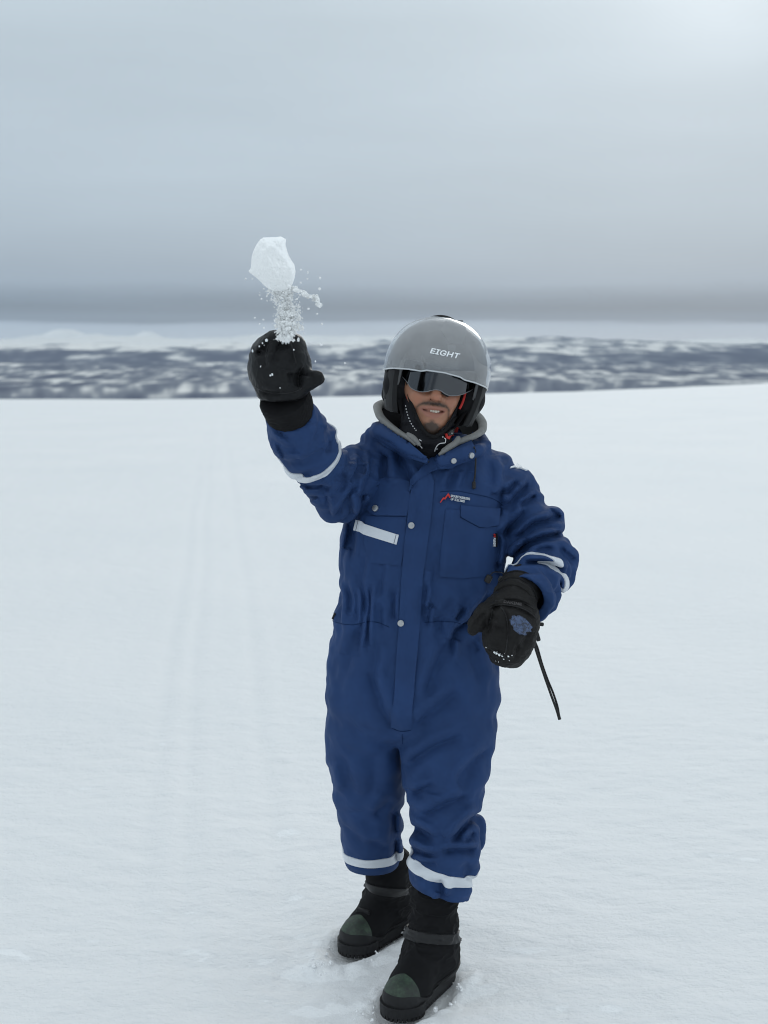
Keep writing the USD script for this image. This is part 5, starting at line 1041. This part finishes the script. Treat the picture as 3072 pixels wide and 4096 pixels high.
# ---------------------------------------------------------------- the thrown snow
CL = np.array([(400, 130), (470, 128), (540, 126), (578, 118), (636, 148), (630, 208), (645, 262), (662, 312), (690, 365), (722, 412), (736, 485), (722, 560), (700, 622), (650, 672), (580, 692), (500, 684), (440, 655), (400, 625), (372, 590), (310, 535), (242, 485), (268, 450), (272, 400), (278, 330), (296, 265), (330, 200), (362, 155)], float) * .20755 + [486, 486]
YC = 3.20
pts, tri, area = plane_mesh(CL, 1.6)
tri = np.where((area > 0)[:, None], tri[:, ::-1], tri)
dd, _ = cKDTree(np.array(sg.Polygon(CL).segmentize(.4).exterior.coords)).query(pts); thick = .034 * np.sqrt(np.clip(1 - (1 - np.clip(dd / 40, 0, 1)) ** 2, 0, 1))
nz = (meshkit.fbm(np.stack([pts[:, 0] * .06, pts[:, 1] * .06, 0 * pts[:, 0]], 1), 4, 3) - .5); nz2 = meshkit.fbm(np.stack([pts[:, 0] * .3, pts[:, 1] * .3, 0 * pts[:, 0] + 4], 1), 3, 9) - .5
w = np.clip(dd / 5, 0, 1); tilt = (560 - pts[:, 1]) * px(YC) * 1.0; fy_ = YC + tilt - thick * (.85 + .45 * nz) + w * .004 * nz2; by_ = YC + tilt + thick * (.8 - .7 * nz)
Fv, Bv = P(pts[:, 0], pts[:, 1], fy_), P(pts[:, 0], pts[:, 1], by_); N = len(pts)
cl = trimesh.Trimesh(np.vstack([Fv, Bv]), np.vstack([tri, tri[:, ::-1] + N]), process=False); cl.merge_vertices(digits_vertex=6)
if cl.volume < 0: cl.invert()
loose = usdkit.material(stage, '/World/Looks/loose_snow', {'g': ('geometry', {}), 'n': ('noise_texture', {'scale': 260.0, 'detail': 4.0}), 'b': ('bump', {'strength': .3, 'distance': .002}), 'd': ('diffuse_bsdf', {'color': (.97, .975, .975)}), 't': ('translucent_bsdf', {'color': (.98, .985, .985)}), 'm': ('mix_closure', {'fac': .35})},
    [('g.position', 'n.vector'), ('n.fac', 'b.height'), ('b.normal', 'd.normal'), ('d.BSDF', 'm.closure1'), ('t.BSDF', 'm.closure2')], surface='m.closure')
base = P(590, 560, YC)
t = thing('snow_clump', 'large ragged white clump of snow flying above the raised mitten', 'snow clump', tuple(base))
obj('packed_snow', cl, loose, t, smooth=True)
rng = np.random.default_rng(11)
ICO = trimesh.creation.icosphere(subdivisions=1, radius=1.0); IV, IF = np.array(ICO.vertices), np.array(ICO.faces)
def chunk(c, r):
    q = IV * (1 + rng.uniform(-.45, .5, (len(IV), 1))) * rng.uniform(.5, 1.4, 3); a = rng.normal(size=(3, 3)); Q, _ = np.linalg.qr(a); return q @ Q.T * r + c, IF
pieces = []
def scatter(n, f):
    for i in range(n):
        u, v, r = f(); pieces.append(chunk(P(u, v, YC + (560 - v) * px(YC) * .5 + rng.normal() * .022), r * rng.choice([.45, .75, 1.15])))
def band():                                                          # ragged lace below the clump
    v = rng.uniform(624, 682); k = (v - 624) / 58; c = 608 + 12 * k + rng.normal() * (18 * (1 - k) + 7 * k); return c, v, abs(rng.normal() * .0010) + .0006
scatter(1000, band)
def neck():                                                          # dense stream out of the mitten
    v = rng.uniform(672, 737); k = (v - 672) / 65; return 619 - 1.5 * k + rng.normal() * (10.5 - 3.5 * k), v, abs(rng.normal() * .0014) + .0007
scatter(1700, neck)
def side(): 
    v = rng.uniform(660, 715); return 641 + rng.normal() * 6, v, abs(rng.normal() * .0007) + .0005
scatter(300, side)
arc = np.array([(632, 620), (642, 627), (655, 632), (664, 641), (674, 640), (684, 641), (687, 650), (686, 657), (692, 662)], float); at_ = np.linspace(0, 1, len(arc))
def streak():
    k = rng.uniform(); return np.interp(k, at_, arc[:, 0]) + rng.normal() * 1.6, np.interp(k, at_, arc[:, 1]) + rng.normal() * 1.8, abs(rng.normal() * .0012) + .0009
scatter(330, streak)
def lump(): return 684 + rng.normal() * 2.2, 649 + rng.normal() * 4, .003
scatter(26, lump)
def under(): return rng.uniform(590, 632), rng.uniform(618, 640), abs(rng.normal() * .0016) + .0009
scatter(260, under)
m = join(*pieces); pr = obj('snow_spray', m, loose, None, smooth=False)
tag(pr, 'fine spray of snow grains streaming between mitten and flying clump', 'snow spray', kind='stuff')
spots = [(215, 560, 24), (285, 560, 20), (790, 465, 30), (865, 495, 26), (860, 560, 28), (790, 600, 24), (990, 550, 24), (985, 665, 30), (380, 770, 24), (310, 965, 30), (400, 985, 28), (360, 1030, 26), (405, 1070, 26), (960, 925, 32), (1010, 1030, 28), (1000, 1245, 28), (870, 872, 34), (820, 1125, 20), (985, 855, 26), (330, 1190, 18), (940, 1420, 26), (1250, 1438, 22)]
for i, (a, b, r) in enumerate(spots):
    Y = 2.75 + .35 * rng.uniform(); c = P(a * .20755 + 486, b * .20755 + 486, Y); x, f = chunk(np.zeros(3), r * .20755 * px(Y) * .36)
    t = thing('snow_crumb', 'small blurred snow crumb flying loose beside the spray', 'snow crumb', tuple(c), 'loose snow crumbs in the air')
    mm = trimesh.Trimesh(x, f, process=False).subdivide_loop(1); obj('crumb', (np.array(mm.vertices) + c, np.array(mm.faces)), loose, t, smooth=True)
# churned crumbs round the boots
pieces = []
for (tp, yaw) in BOOTS:
    f = np.array([math.sin(yaw), math.cos(yaw)]); s = np.array([f[1], -f[0]])
    for i in range(70):
        th_ = rng.uniform(0, 2 * math.pi); q = rng.uniform(.98, 1.45) ** 1.3; xy = tp[:2] - f * .11 + s * .072 * q * math.cos(th_) + f * .17 * q * math.sin(th_); r = abs(rng.normal() * .0022) + .0015
        pieces.append(chunk(np.array([xy[0], xy[1], float(snow_z(np.array(xy[0]), np.array(xy[1]))) + r * .1]), r))
tag(obj('snow_crumble', join(*pieces), snow_mat, None, smooth=False), 'loose crumbs of snow broken up round the boots', 'snow crumbs', kind='stuff')
